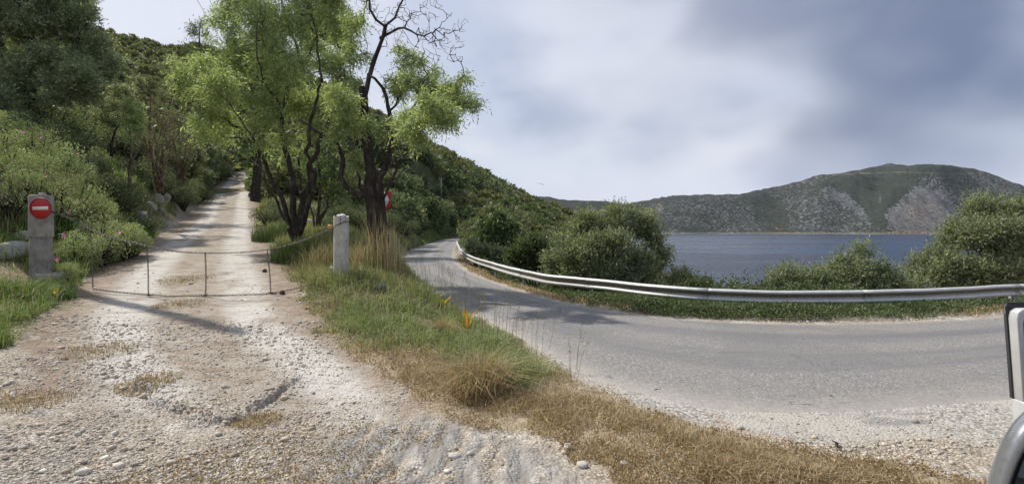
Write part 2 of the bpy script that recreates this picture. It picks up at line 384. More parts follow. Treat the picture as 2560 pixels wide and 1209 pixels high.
VERGE = poly([(634, 486), (642, 560), (672, 625), (722, 700), (765, 760), (800, 840), (870, 905), (960, 965), (1050, 1020), (1200, 1055), (1400, 1110), (1500, 1160), (1580, 1209)]) + [(3.2, 2.2)] + \
    poly([(2450, 1209), (2300, 1170), (2100, 1150), (1900, 1100), (1750, 1062), (1600, 1012), (1450, 946), (1370, 895), (1270, 835), (1160, 782)]) + [(-1.6, 12.6), (-3.2, 17.5), (-5.2, 20), (-8.5, 24), (-14, 34)]
LEFTG = poly([(0, 880), (110, 815), (190, 765), (225, 700), (290, 650), (390, 590), (470, 520), (505, 490)]) + [(-24, 50), (-36, 62), (-80, 60), (-60, 10), (-9, 3)]
SHOULDER = poly([(1340, 860), (1450, 900), (1700, 985), (2000, 1010), (2559, 985), (2559, 1112), (2200, 1112), (1950, 1108), (1750, 1070), (1600, 1020), (1450, 955), (1330, 875)])
def masks(x, y):
    n = x.shape; r = np.hypot(x, y); near = r < 60
    one = np.ones(n)
    sv = one * 9; sl = one * 9; sh = one * 9; sr = one * 9; rd = one * 9
    xs, ys = x[near], y[near]
    wob = (fbm(xs * 1.6, ys * 1.6, 4, 51) - .5) * .6 + (fbm(xs * 7, ys * 7, 2, 52) - .5) * .25
    sc_ = ss(3, 9, ys)
    sv[near] = sdpoly(VERGE, xs, ys) + wob * .8; sl[near] = sdpoly(LEFTG, xs, ys) + wob
    sh[near] = sdpoly(SHOULDER, xs, ys) + wob * .5; sr[near] = sdpoly(_ROCK, xs, ys) + wob * .5
    rn = r < 180
    rd[rn] = sdpoly(ROADP, x[rn], y[rn])
    q = track_coord(x, y)
    tr = ss(1.08, .92, np.abs(q) + (fbm(x * 1.5, y * 1.5, 3, 61) - .5) * .3) * ss(3.9, 5.2, y + (fbm(x * 2, y * 2, 3, 62) - .5) * 1.2)
    verge = ss(.10, -.15, sv); left = ss(.1, -.2, sl); sho = ss(.12, -.15, sh); rock = ss(.1, -.3, sr)
    return dict(track=tr, q=q, verge=verge, left=left, sho=sho, rock=rock, road=rd, sv=sv, sl=sl)

# ------------------------------------------------------------------ ground sheet
def build_ground():
    r = np.concatenate([[0.0], np.geomspace(0.6, 2.4, 14)[:-1], np.geomspace(2.4, 14, 560)[:-1], np.geomspace(14, 70, 260)[:-1], np.geomspace(70, 700, 120)])
    th = np.concatenate([np.radians(np.linspace(-56, 56, 860)), np.radians(np.linspace(56, 304, 110)[1:-1])])
    R_, T_ = np.meshgrid(r, th, indexing='ij'); X = R_ * np.sin(T_); Y = R_ * np.cos(T_)
    Z = ground(X, Y)
    Z = np.where(np.hypot(X, Y) > 420, np.minimum(Z, 60), Z)
    nr, nt_ = X.shape
    i = np.arange(nr - 1)[:, None] * nt_; j = np.arange(nt_)[None]; j2 = (j + 1) % nt_
    Q = np.stack([i + j, i + j2, i + nt_ + j2, i + nt_ + j], -1).reshape(-1, 4)
    x = X.ravel(); y = Y.ravel(); m = masks(x, y)
    rr = np.hypot(x, y)
    dry = ss(.1, .9, fbm(x * .9, y * .9, 3, 71) + ss(9, 5, y) * .6 - .25)
    A_ = np.stack([m['track'], m['verge'], m['left']], -1); B_ = np.stack([m['sho'], m['rock'], ss(1.6, .2, m['road'])], -1)
    C_ = np.stack([np.clip(m['q'] * .25 + .5, 0, 1), dry, ss(25, 60, rr) * (m['track'] < .5)], -1)
    n = NB('ground'); pos = n.geo.outputs['Position']
    big = n.noise(.9, 5, .6); mid = n.noise(5, 5, .65); fine = n.noise(38, 4, .7); peb = n.vor(42); peb2 = n.vor(60); pcol = n.vor(42, out='Color')
    psep = n.N.new('ShaderNodeSeparateColor'); n.L.new(pcol, psep.inputs[0])
    # bare stony dirt
    dirt = n.ramp(mid, [(.3, (.23, .19, .14)), (.5, (.345, .30, .24)), (.7, (.46, .415, .35))])
    dirt = n.mix(n.mr(big, .52, .66), dirt, (.37, .31, .24))
    dirt = n.mix(n.mr(n.noise(1.7, 5, .62, sc=(1, 1.7, 1)), .52, .66, 0, .8), dirt, (.22, .215, .21))
    dirt = n.mix(n.mr(n.noise(2.3, 6, .68), .52, .62, 0, .8), dirt, (.54, .515, .465))
    stone = n.ramp(psep.outputs[0], [(0, (.22, .19, .16)), (.5, (.45, .40, .33)), (1, (.66, .62, .55))])
    dirt = n.mix(n.math('MULTIPLY', n.mr(peb, .42, .30), n.mr(fine, .35, .55)), dirt, stone)
    dirt = n.mix(n.mr(peb, .5, .62, 0, .45), dirt, (.13, .10, .075))
    # track: worn pale concrete, two wheel bands, leaf litter between
    q = n.attr('mC', 0)
    wheel = n.math('MAXIMUM', n.mr(n.math('ABSOLUTE', n.math('SUBTRACT', q, .385)), .075, .02), n.mr(n.math('ABSOLUTE', n.math('SUBTRACT', q, .615)), .075, .02))
    conc = n.ramp(n.noise(2.2, 6, .7, sc=(1, 1, 1)), [(.3, (.25, .21, .165)), (.55, (.34, .30, .25)), (.75, (.43, .395, .345))])
    conc = n.mix(n.math('MULTIPLY', wheel, n.mr(n.noise(1.3, 5, .65), .32, .52)), conc, (.50, .475, .435))
    groove = n.noise(1.0, 4, .6, sc=(.8, 13, 1))
    conc = n.mix(n.mr(groove, .56, .66, 0, .55), conc, (.20, .165, .13))
    conc = n.mix(n.mr(n.noise(16, 5, .75), .52, .66, 0, .6), conc, (.24, .20, .155))
    lit = n.mr(n.noise(3.4, 7, .75, sc=(.7, 1.5, 1)), .50, .60)
    lit = n.math('MULTIPLY', lit, n.math('SUBTRACT', 1.0, n.math('MULTIPLY', wheel, .75)))
    edge = n.mr(n.math('ABSOLUTE', n.math('SUBTRACT', q, .5)), .14, .24)
    lit = n.math('MAXIMUM', n.math('MULTIPLY', lit, .85), n.math('MULTIPLY', edge, n.mr(n.noise(4, 6, .7), .36, .54)))
    conc = n.mix(lit, conc, n.ramp(fine, [(.3, (.12, .085, .06)), (.7, (.30, .22, .155))]))
    conc = n.mix(n.math('MULTIPLY', n.mr(peb2, .4, .25), .35), conc, stone)
    col = n.mix(n.attr('mA', 0), dirt, conc)
    # soil under the plants
    soil = n.ramp(mid, [(.3, (.075, .058, .035)), (.5, (.15, .115, .07)), (.7, (.24, .19, .125))])
    green = n.ramp(mid, [(.3, (.05, .06, .025)), (.7, (.12, .14, .05))])
    soil = n.mix(n.mr(big, .4, .6), soil, green)
    drys = n.mix(n.mr(peb, .40, .28, 0, .55), n.ramp(mid, [(.3, (.22, .165, .11)), (.7, (.42, .34, .24))]), stone)
    veg = n.mix(n.attr('mC', 1), soil, drys)
    col = n.mix(n.math('MAXIMUM', n.attr('mA', 1), n.attr('mA', 2)), col, veg)
    rocktex = n.ramp(n.noise(3, 7, .72, sc=(3.4, .8, 1, -.12)), [(.3, (.15, .138, .122)), (.5, (.245, .232, .212)), (.62, (.33, .315, .29)), (.72, (.47, .45, .415))])
    rf = n.math('MULTIPLY', n.attr('mB', 1), n.mr(n.noise(2.2, 5, .6, sc=(2.6, .7, 1, -.12)), .42, .52))
    col = n.mix(rf, col, rocktex)
    grav = n.ramp(psep.outputs[0], [(0, (.17, .155, .14)), (.4, (.30, .285, .255)), (1, (.46, .44, .40))])
    grav = n.mix(n.mr(n.noise(1.1, 4, .6), .45, .6), grav, (.39, .365, .325))
    grav = n.mix(n.mr(n.noise(.8, 4, .5), .60, .66), grav, (.33, .225, .16))
    grav = n.mix(n.mr(n.noise(1.5, 5, .6, sc=(.5, 2.2, 1)), .56, .64, 0, .7), grav, (.19, .19, .195))
    col = n.mix(n.attr('mB', 0), col, grav)
    far = n.ramp(n.noise(.35, 5, .6), [(.35, (.035, .05, .02)), (.6, (.085, .095, .04)), (.75, (.19, .17, .12))])
    col = n.mix(n.attr('mC', 2), col, far)
    h = n.math('ADD', n.math('MULTIPLY', peb, -1.2), n.math('ADD', fine, n.math('MULTIPLY', mid, 2)))
    n.bump(h, .6, .02); mat = n.fin(col, .92, spec=.2)
    me = mesh('ground', np.stack([x, y, Z.ravel()], -1), [Q[:, ::-1]], mat, smooth=True, attrs={'mA': A_, 'mB': B_, 'mC': C_})
    o = link('ground', me); tag(o, 'stony dirt ground and hillside beside the road', 'ground', kind='structure')
build_ground()

# ------------------------------------------------------------------ asphalt road
def build_road():
    nc = 24; u = np.linspace(0, 1, nc)
    Pn = EL[:, None] * (1 - u[None, :, None]) + ER[:, None] * u[None, :, None]
    wob = (fbm(np.arange(len(EL)) * .35, np.zeros(len(EL)), 3, 3) - .5) * .06
    d = ER - EL; d /= np.linalg.norm(d, axis=1)[:, None]
    Pn[:, 0] += d * wob[:, None]; Pn[:, -1] -= d * wob[::-1, None] * .5
    X = Pn[..., 0]; Y = Pn[..., 1]; Z = road_z(Y) + .012 + .03 * (1 - (2 * u[None] - 1) ** 2) - .035 * (np.abs(2 * u[None] - 1) ** 30)
    n_, k = X.shape; i = np.arange(n_ - 1)[:, None] * k; j = np.arange(k - 1)[None]
    Q = np.stack([i + j, i + j + 1, i + k + j + 1, i + k + j], -1).reshape(-1, 4)
    seg = np.concatenate([[0], np.cumsum(np.linalg.norm(np.diff((EL + ER) / 2, axis=0), axis=1))])
    at = np.stack([np.repeat(u[None], n_, 0), np.repeat(seg[:, None] / 300, k, 1), 0 * X], -1).reshape(-1, 3)
    n = NB('asphalt'); q = n.attr('mR', 0)
    fine = n.noise(120, 3, .8); agg = n.vor(75, out='Color'); sp = n.N.new('ShaderNodeSeparateColor'); n.L.new(agg, sp.inputs[0])
    mid = n.noise(1.2, 5, .6)
    comb = n.N.new('ShaderNodeCombineXYZ'); n.L.new(n.math('MULTIPLY', q, 6.0), comb.inputs[0]); n.L.new(n.math('MULTIPLY', n.attr('mR', 1), 60.0), comb.inputs[1])
    streak = n.noise(1.0, 6, .65, comb.outputs[0], sc=(2.2, .5, 1))
    c = n.ramp(sp.outputs[0], [(0, (.115, .112, .11)), (.35, (.165, .16, .155)), (.8, (.215, .208, .20)), (1, (.38, .365, .34))])
    c = n.mix(n.mr(mid, .35, .65, 0, .4), c, (.225, .21, .19))
    wh = n.math('MAXIMUM', n.mr(n.math('ABSOLUTE', n.math('SUBTRACT', q, .68)), .13, .03), n.mr(n.math('ABSOLUTE', n.math('SUBTRACT', q, .36)), .12, .04))
    c = n.mix(n.math('MULTIPLY', wh, n.mr(streak, .35, .65, .2, .75)), c, (.115, .115, .12))
    c = n.mix(n.mr(n.noise(.35, 3, .5), .52, .56, 0, .35), c, (.13, .128, .125))
    crk = n.mr(n.vor(.55, feature='DISTANCE_TO_EDGE', vec=None), .012, .003, 0, 1)
    c = n.mix(n.math('MULTIPLY', crk, n.mr(n.noise(.5, 3, .5), .5, .6, 0, .22)), c, (.07, .068, .065))
    dust = n.math('MAXIMUM', n.mr(n.math('ADD', q, n.math('MULTIPLY', streak, .14)), .20, .04), n.mr(n.math('SUBTRACT', q, n.math('MULTIPLY', streak, .05)), .90, .96))
    c = n.mix(n.math('MULTIPLY', dust, .75), c, n.ramp(n.noise(9, 5, .7), [(.3, (.30, .275, .24)), (.7, (.42, .395, .355))]))
    c = n.mix(n.math('MULTIPLY', n.mr(n.noise(.9, 7, .78, comb.outputs[0], sc=(1.5, .9, 1)), .645, .69), n.mr(fine, .4, .6)), c, (.05, .05, .05))
    n.bump(n.math('ADD', fine, sp.outputs[1]), .5, .006); mat = n.fin(c, .8, spec=.35)
    me = mesh('asphalt_road', np.stack([X, Y, Z], -1).reshape(-1, 3), [Q[:, ::-1]], mat, smooth=True, attrs={'mR': at})
    # orientation: make sure it faces up
    if me.polygons[0].normal.z < 0: me.flip_normals()
    tag(link('asphalt_road', me), 'grey asphalt road bending along the lake', 'road', kind='structure')
build_road()

# ------------------------------------------------------------------ water
def build_water():
    r = np.geomspace(20, 9000, 60); th = np.radians(np.linspace(-80, 130, 80)); R_, T_ = np.meshgrid(r, th, indexing='ij')
    X = R_ * np.sin(T_); Y = R_ * np.cos(T_); k = X.shape[1]; i = np.arange(X.shape[0] - 1)[:, None] * k; j = np.arange(k - 1)[None]
    Q = np.stack([i + j, i + j + 1, i + k + j + 1, i + k + j], -1).reshape(-1, 4)
    n = NB('water')
    wv = n.noise(.55, 5, .62, sc=(.7, 1.5, 1, .4)); wv2 = n.noise(.10, 4, .55, sc=(1, 2, 1)); patch = n.noise(.0035, 4, .55, sc=(1, 3.0, 1, -.15))
    pm = n.mr(patch, .42, .58)
    c = n.mix(pm, (.008, .018, .042), (.016, .034, .07))
    n.bump(n.math('ADD', wv, n.math('MULTIPLY', wv2, 2.5)), .6, .6)
    rough = n.mix(pm, (.12, .12, .12), (.30, .30, .30))
    mat = n.fin(c, rough, spec=.5); n.b.inputs['IOR'].default_value = 1.33; n.b.inputs['Specular IOR Level'].default_value = .33
    me = mesh('lake_water', np.stack([X, Y, 0 * X + WATER], -1).reshape(-1, 3), [Q[:, ::-1]], mat)
    if me.polygons[0].normal.z < 0: me.flip_normals()
    tag(link('lake_water', me), 'dark blue rippled water of the lake', 'water', kind='structure')
build_water()

# ------------------------------------------------------------------ far hills
def build_hills():
    prof = [(-2000, 500), (1200, 470), (1345, 490), (1400, 497), (1500, 503), (1570, 508), (1620, 500), (1680, 488), (1790, 486), (1850, 485), (1900, 475), (1960, 463), (2000, 452), (2050, 437), (2085, 435), (2150, 424), (2225, 408), (2270, 415), (2310, 410), (2360, 412), (2430, 421), (2480, 435), (2520, 451), (2560, 466), (2800, 505), (3400, 520), (6000, 530)]
    pp = np.array(prof, float)
    px = np.concatenate([np.linspace(900, 1300, 20)[:-1], np.linspace(1300, 2620, 1150), np.linspace(2620, 5200, 60)[1:]])
    t = np.concatenate([np.linspace(-.04, 1, 300), np.linspace(1, 1.8, 30)[1:]])
    PX, T = np.meshgrid(px, t, indexing='ij')
    yr = np.interp(PX, pp[:, 0], pp[:, 1]); yr = yr + (fbm(PX / 26, PX * 0, 4, 81) - .5) * 5
    Ys = 1740 + (vnoise(PX / 130, PX * 0, 82) - .5) * 160; Yr = 2500 + 500 * ss(1650, 2250, PX) + (vnoise(PX / 90, PX * 0, 83) - .5) * 250
    Y = Ys + (Yr - Ys) * T; zr = CAMZ + (HY - yr) / F * Yr
    X = (PX - HX) / F * Y
    Sx = np.clip(T, 0, 1) ** .92
    # rounded spurs: a fold pattern across the slope, strongest half way up
    u = X / 260 + T * .9
    fold = np.abs((fbm(u, Y / 900, 3, 84) - .5) * 2) ; fold2 = fbm(X / 90, Y / 150, 4, 85) - .5
    env = np.clip(T, 0, 1) * (1 - np.clip(T, 0, 1)) * 4
    spur = lambda cx, w_, t0: np.exp(-((PX - cx - (T - .5) * 60) / w_) ** 2) * np.exp(-((T - t0) / .3) ** 2)
    H = (zr + 12)
    z = -12 + H * Sx + env * H * (-.30 * fold + .12 + .16 * fold2 + .24 * spur(2330, 95, .45) + .16 * spur(2080, 80, .45) + .18 * spur(1780, 110, .5) - .10 * spur(2195, 40, .5) - .10 * spur(1930, 60, .35))
    z = np.minimum(z, (CAMZ + (HY - yr) / F * Y) * .999 + 0 * z) if False else z
    lim = CAMZ + (HY - yr - 0.6) / F * Y; z = np.where(T < .97, np.minimum(z, lim - (1 - T) * 6), z)
    z = np.where(T > 1, zr - (T - 1) * H * .9, z); z = np.where(T < 0, -12 + T * 200, z)
    z = z + (fbm(X / 22, Y / 22, 3, 86) - .5) * 7 * ss(0, .06, T)
    x_, y_, z_ = X.ravel(), Y.ravel(), z.ravel(); qx, qy = proj(x_, y_, z_)
    def g2(cx, cy, sx, sy, k=0): dx = qx - cx; return np.exp(-((dx) / sx) ** 2 - ((qy - cy - k * dx) / sy) ** 2)
    rocky = np.clip(.9 * g2(2290, 520, 75, 42) + .75 * g2(2330, 470, 60, 22, .2) + .6 * g2(2130, 500, 40, 22, .7) + .55 * g2(2225, 417, 22, 8) + .5 * g2(2060, 445, 40, 12) + .35 * g2(2450, 470, 60, 30) + .35 * g2(1990, 540, 120, 40) + .3 * g2(2230, 450, 30, 18), 0, 1)
    def pm(P_, f): return ss(f, -f, sdpoly(P_, qx + (fbm(qx / 9, qy / 9, 3, 88) - .5) * 22, qy + (fbm(qx / 9, qy / 9, 3, 89) - .5) * 16))
    faceA = pm([(2205, 548), (2240, 505), (2300, 468), (2350, 474), (2385, 515), (2400, 584), (2240, 584)], 10); faceB = pm([(2050, 478), (2080, 470), (2125, 492), (2175, 540), (2150, 545), (2095, 505)], 8)
    faceC = pm([(2000, 455), (2050, 436), (2085, 440), (2060, 456)], 6)
    rocky = np.clip(rocky * .45 + .66 * faceA + .5 * faceB + .55 * faceC, 0, 1)
    valley = pm([(2080, 452), (2200, 440), (2290, 448), (2262, 478), (2205, 532), (2212, 570), (2190, 560), (2130, 488)], 12)
    lush = np.clip(1.0 * g2(2150, 450, 110, 13, .02) + .8 * g2(2300, 425, 120, 10) + .8 * g2(1450, 520, 130, 30) + .75 * valley + .6 * g2(1890, 490, 60, 25, .6) + .25 * g2(1940, 560, 45, 40, .5), 0, 1)
    line = np.exp(-((qy - np.interp(qx, [1900, 2000, 2100, 2170, 2260, 2330, 2420, 2470], [470, 442, 435.5, 433, 430, 433, 435, 428])) / .8) ** 2) * (.05 + .75 * fbm(qx / 14, qy * 0, 2, 91)) * ((qx > 2080) & (qx < 2480))
    line = np.maximum(line, ss(586.5, 582.8, 0 * qy + 583) * 0 + np.exp(-((z_ + 12) / 4.0) ** 2))
    line = np.maximum(line, .7 * g2(1648, 520, 7, 8) * (fbm(qx / 4, qy / 4, 2, 93) > .42)); line = np.maximum(line, .3 * g2(2200, 500, 2.0, 11, 0) * (fbm(qx / 2, qy / 4, 2, 90) > .5))
    red = np.clip(g2(1945, 573, 18, 9) + .5 * g2(1990, 582, 90, 3) + .5 * g2(2270, 580, 60, 4) + .12 * g2(2300, 535, 50, 35), 0, 1)
    k = X.shape[1]; i = np.arange(X.shape[0] - 1)[:, None] * k; j = np.arange(k - 1)[None]
    Q = np.stack([i + j, i + j + 1, i + k + j + 1, i + k + j], -1).reshape(-1, 4)
    n = NB('far_hill'); pos = n.geo.outputs['Position']
    v1 = n.vor(.12, sc=(1, .55, 1)); v2 = n.vor(.26, sc=(1, .5, 1)); nb = n.noise(.012, 6, .65); nf = n.noise(.09, 4, .7)
    rk = n.attr('mH', 0); lu = n.attr('mH', 1)
    cover = n.math('ADD', n.math('SUBTRACT', .56, n.math('MULTIPLY', rk, .30)), n.math('ADD', n.math('MULTIPLY', lu, .5), n.math('MULTIPLY', n.math('SUBTRACT', nb, .5), .55)))
    scrub = n.mr(n.math('SUBTRACT', n.math('MULTIPLY', v1, .8), n.math('MULTIPLY', nf, .3)), 0, 0.001) if False else n.math('SUBTRACT', cover, n.math('ADD', n.math('MULTIPLY', v1, .55), n.math('MULTIPLY', v2, .35)))
    sm = n.mr(scrub, -.04, .10)
    rock = n.ramp(nf, [(.3, (.07, .074, .076)), (.5, (.11, .115, .117)), (.72, (.18, .183, .184))])
    rock = n.mix(n.attr('mI', 0), rock, (.40, .23, .13))
    gr = n.ramp(nf, [(.3, (.018, .024, .021)), (.5, (.030, .037, .030)), (.7, (.044, .051, .039))])
    c = n.mix(sm, rock, gr); c = n.mix(n.math('MINIMUM', n.attr('mH', 2), .4), c, (.30, .27, .235))
    n.bump(n.math('ADD', sm, nf), 1.0, 4.0); mat = n.fin(c, .95, spec=.1)
    me = mesh('hills', np.stack([x_, y_, z_], -1), [Q], mat, smooth=True, attrs={'mH': np.stack([rocky, lush, np.clip(line, 0, 1)], -1), 'mI': np.stack([red, red, red], -1)})
    if me.polygons[len(me.polygons) // 2].normal.z < 0: me.flip_normals()
    tag(link('hills', me), 'scrub covered limestone hills across the lake', 'hills', kind='structure')
    return X, Y, z
HILL = build_hills()

# ------------------------------------------------------------------ vegetation tools
def rot_basis(n):
    n = n / (np.linalg.norm(n, axis=1)[:, None] + 1e-9)
    a = np.where(np.abs(n[:, 2:3]) < .9, np.array([[0, 0, 1.0]]), np.array([[1.0, 0, 0]]))
    u = np.cross(n, a); u /= np.linalg.norm(u, axis=1)[:, None]; return n, u, np.cross(n, u)
def unit(n): v = RNG.normal(size=(n, 3)); return v / np.linalg.norm(v, axis=1)[:, None]
def pal(n, cols, jit=.18):
    cols = np.array(cols, float); c = cols[RNG.integers(0, len(cols), n)]
    return c * (1 + (RNG.random((n, 1)) - .5) * 2 * jit)
def leaves(mb, C, d, Ln, Wd, cols):
    """one pointed leaf (a folded diamond) per point"""
    n = len(C); d, u, v = rot_basis(d); a = RNG.random(n)[:, None] * 2 * math.pi
    s = u * np.cos(a) + v * np.sin(a); Ln = (Ln * (.6 + .8 * RNG.random(n)))[:, None]; Wd = Wd * (.7 + .6 * RNG.random(n))[:, None]
    V = np.stack([C, C + d * Ln * .45 + s * Wd * .5, C + d * Ln, C + d * Ln * .45 - s * Wd * .5], 1)
    i = np.arange(n)[:, None] * 4; mb.add(V.reshape(-1, 3), [i + np.array([[0, 1, 2, 3]])], np.repeat(cols, 4, 0))
class Tree:
    def __init__(s, cap=60000):
        s.p = np.zeros((cap, 3)); s.par = np.full(cap, -1); s.fix = np.zeros(cap); s.n = 0; s.tips = []
    def add(s, p, par, fix=0.0):
        s.p[s.n] = p; s.par[s.n] = par; s.fix[s.n] = fix; s.n += 1; return s.n - 1
    def limb(s, pts, r0, r1, step=.22, wig=.03):
        pts = np.array(pts, float); c = catmull(pts, 12); sg = np.concatenate([[0], np.cumsum(np.linalg.norm(np.diff(c, axis=0), axis=1))])
        m = max(3, int(sg[-1] / step)); t = np.linspace(0, sg[-1], m); q = np.column_stack([np.interp(t, sg, c[:, k]) for k in range(3)])
        q[1:] += RNG.normal(size=(m - 1, 3)) * wig
        par = -1
        if s.n:
            dd = np.linalg.norm(s.p[:s.n] - q[0], axis=1); par = int(dd.argmin())
            if dd[par] > 1.5: par = -1
        for i in range(m):
            par = s.add(q[i], par, r0 + (r1 - r0) * i / (m - 1))
    def crown(s, blobs, dens, seg=.22, shell=.55, sag=.05, droop=0.0):
        T = []
        for (c, r, sq) in blobs:
            n = max(10, int(1.3 * dens * r ** 1.6)); d = unit(n); rad = r * (shell + (1 - shell) * RNG.random(n)) * (RNG.random(n) ** .25)
            T.append(np.array(c) + d * rad[:, None] * np.array([1, 1, sq]))
        T = np.concatenate(T); dd = np.array([np.linalg.norm(s.p[:s.n] - t, axis=1).min() for t in T]); T = T[dd.argsort()]
        for t in T:
            D = np.linalg.norm(s.p[:s.n] - t, axis=1); k = int(D.argmin()); d = D[k]
            if d < seg * .6: continue
            m = max(1, int(d / seg)); a = s.p[k].copy(); par = k; off = RNG.normal(size=3) * d * .10
            for i in range(1, m + 1):
                f = i / m; q = a + (t - a) * f + off * math.sin(math.pi * f) + RNG.normal(size=3) * .02; q[2] += math.sin(math.pi * f) * d * sag
                par = s.add(q, par)
            s.tips.append(par)
    def wood(s, mat, name='trunk', parent=None, tipr=.005, pw=.42, maxr=.12, col=(1, 1, 1)):
        cnt = np.zeros(s.n); child = np.zeros(s.n)
        for i in range(s.n - 1, -1, -1):
            if child[i] == 0: cnt[i] = 1
            if s.par[i] >= 0: cnt[s.par[i]] += cnt[i]; child[s.par[i]] += 1
        r = np.where(s.fix[:s.n] > 0, s.fix[:s.n], np.minimum(tipr * cnt ** pw, maxr)); s.r = r
        i = np.nonzero(s.par[:s.n] >= 0)[0]; p = s.par[i]
        ra = np.minimum(r[p], r[i] * 1.6 + .004); rb = r[i]
        mb = MB()
        for lo, hi, k in ((0, .012, 3), (.012, .04, 5), (.04, 9, 10)):
            m = (rb >= lo) & (rb < hi)
            if not m.any(): continue
            a, b = s.p[p[m]], s.p[i[m]]; T, u, v = rot_basis(b - a); th = np.arange(k) / k * 2 * math.pi
            # a common frame per segment, rings overlap a little so joints stay closed
            a = a - T * ra[m][:, None] * .25; b = b + T * rb[m][:, None] * .25
            ring = np.cos(th)[None, :, None] * u[:, None] + np.sin(th)[None, :, None] * v[:, None]
            lump = 1 + (RNG.random((m.sum(), k, 1)) - .5) * (.28 if lo >= .04 else .1)
            V = np.concatenate([a[:, None] + ring * ra[m][:, None, None] * lump, b[:, None] + ring * rb[m][:, None, None] * lump], 1)
            o = np.arange(m.sum())[:, None] * 2 * k; j = np.arange(k); j2 = (j + 1) % k
            Q = (o[:, None] + np.stack([j, j2, j2 + k, j + k], -1)[None]).reshape(-1, 4)
            tone = np.where(rb[m] < .016, 2.0, np.where(rb[m] < .035, 1.4, 1.0))
            mb.add(V.reshape(-1, 3), [Q], np.repeat(tone[:, None] * np.array(col), 2 * k, 0))
        return mb.build(name, mat, parent, smooth=True)
    def foliage(s, mat, per, Ln, Wd, cols, name='crown', parent=None, spread=.12, skip=0.0, hang=-.25, keep=None, maxr=.02, sp=None):
        i = np.nonzero((s.par[:s.n] >= 0) & (s.fix[:s.n] == 0) & (s.r < maxr))[0]
        if keep is not None: i = i[keep(s.p[i])]
        if skip: i = i[RNG.random(len(i)) > skip]
        k = RNG.poisson(per * 2.2, len(i)); i = np.repeat(i, k); n = len(i)
        a = s.p[s.par[i]]; b = s.p[i]; f = RNG.random(n)[:, None]
        C = a + (b - a) * f + RNG.normal(size=(n, 3)) * spread
        d = unit(n) + (b - a) / (np.linalg.norm(b - a, axis=1)[:, None] + 1e-6) * .6; d[:, 2] += hang
        mb = MB(); print(name, 'leaves', n); leaves(mb, C, d, Ln * 1.1, Wd * 1.25, pal(n, cols))
        if sp: sprigs(mb, cols=cols, Ln=Ln * 1.1, Wd=Wd * 1.25, **sp)
        return mb.build(name, mat, parent)
def sprigs(mb, blobs, dens, nl, Ls, Ln, Wd, cols, up=.35, shell=.45, lo=None, hang=0.0):
    """leafy shoots spread through the outer half of every crown lump"""
    for (c, r, sq) in blobs:
        n = int(dens * 12.6 * r * r * RNG.uniform(.55, 1.3)); d = unit(n); rad = r * (shell + (1.12 - shell) * RNG.random(n) ** .6)
        # uneven outline: whole sectors of a lump reach further or stay bare
        f = unit(7); reach = RNG.uniform(.65, 1.28, 7); w_ = np.exp(4 * (d @ f.T)); rad = rad * ((w_ * reach).sum(1) / w_.sum(1))
        gap = (w_ * (RNG.random(7) < .16)).sum(1) / w_.sum(1); ok = RNG.random(n) > gap * .8
        d, rad = d[ok], rad[ok]; n = len(d)
        if not n: continue
        C = np.array(c) + d * rad[:, None] * np.array([1, 1, sq]); ax = d * .6 + unit(n) * .6; ax[:, 2] += up; ax /= np.linalg.norm(ax, axis=1)[:, None]
        tone = (pal(n, cols, .12)); k = np.repeat(np.arange(n), nl); t = np.tile(np.linspace(0, 1, nl), n)[:, None]
        P_ = C[k] + ax[k] * (t - .3) * Ls * (.7 + .6 * RNG.random((n, 1)))[k]
        P_[:, 2] -= hang * t[:, 0] ** 2 * Ls
        ld = ax[k] * .7 + unit(len(k)) * .75; ld[:, 2] -= hang * .6
        leaves(mb, P_, ld, Ln, Wd, tone[k] * (1 + (RNG.random((len(k), 1)) - .5) * .35))
def PV(px, py, Y): return tuple(P(px, py, Y))

def split(bl_, k=5, core=False):
    out = []
    for (c, r, sq) in bl_:
        if core: out.append((c, r * .72, sq))
        for _ in range(k):
            d = unit(1)[0]; out.append((tuple(np.array(c) + d * r * RNG.uniform(.3, .85) * np.array([1, 1, .9])), r * RNG.uniform(.28, .58), sq * RNG.uniform(.7, 1.1)))
    return out
WILLOW = [(0.291, 0.362, 0.157), (0.366, 0.437, 0.201), (0.226, 0.277, 0.123), (0.451, 0.513, 0.267), (0.301, 0.331, 0.167)]
OLIVE = [(0.187, 0.217, 0.128), (0.249, 0.279, 0.178), (0.324, 0.348, 0.241), (0.137, 0.161, 0.084), (0.212, 0.241, 0.128)]
DKGRN = [(0.084, 0.124, 0.05), (0.12, 0.166, 0.069), (0.156, 0.201, 0.087), (0.096, 0.13, 0.062)]
PINE = [(.10, .13, .06), (.14, .17, .08), (.18, .21, .11)]

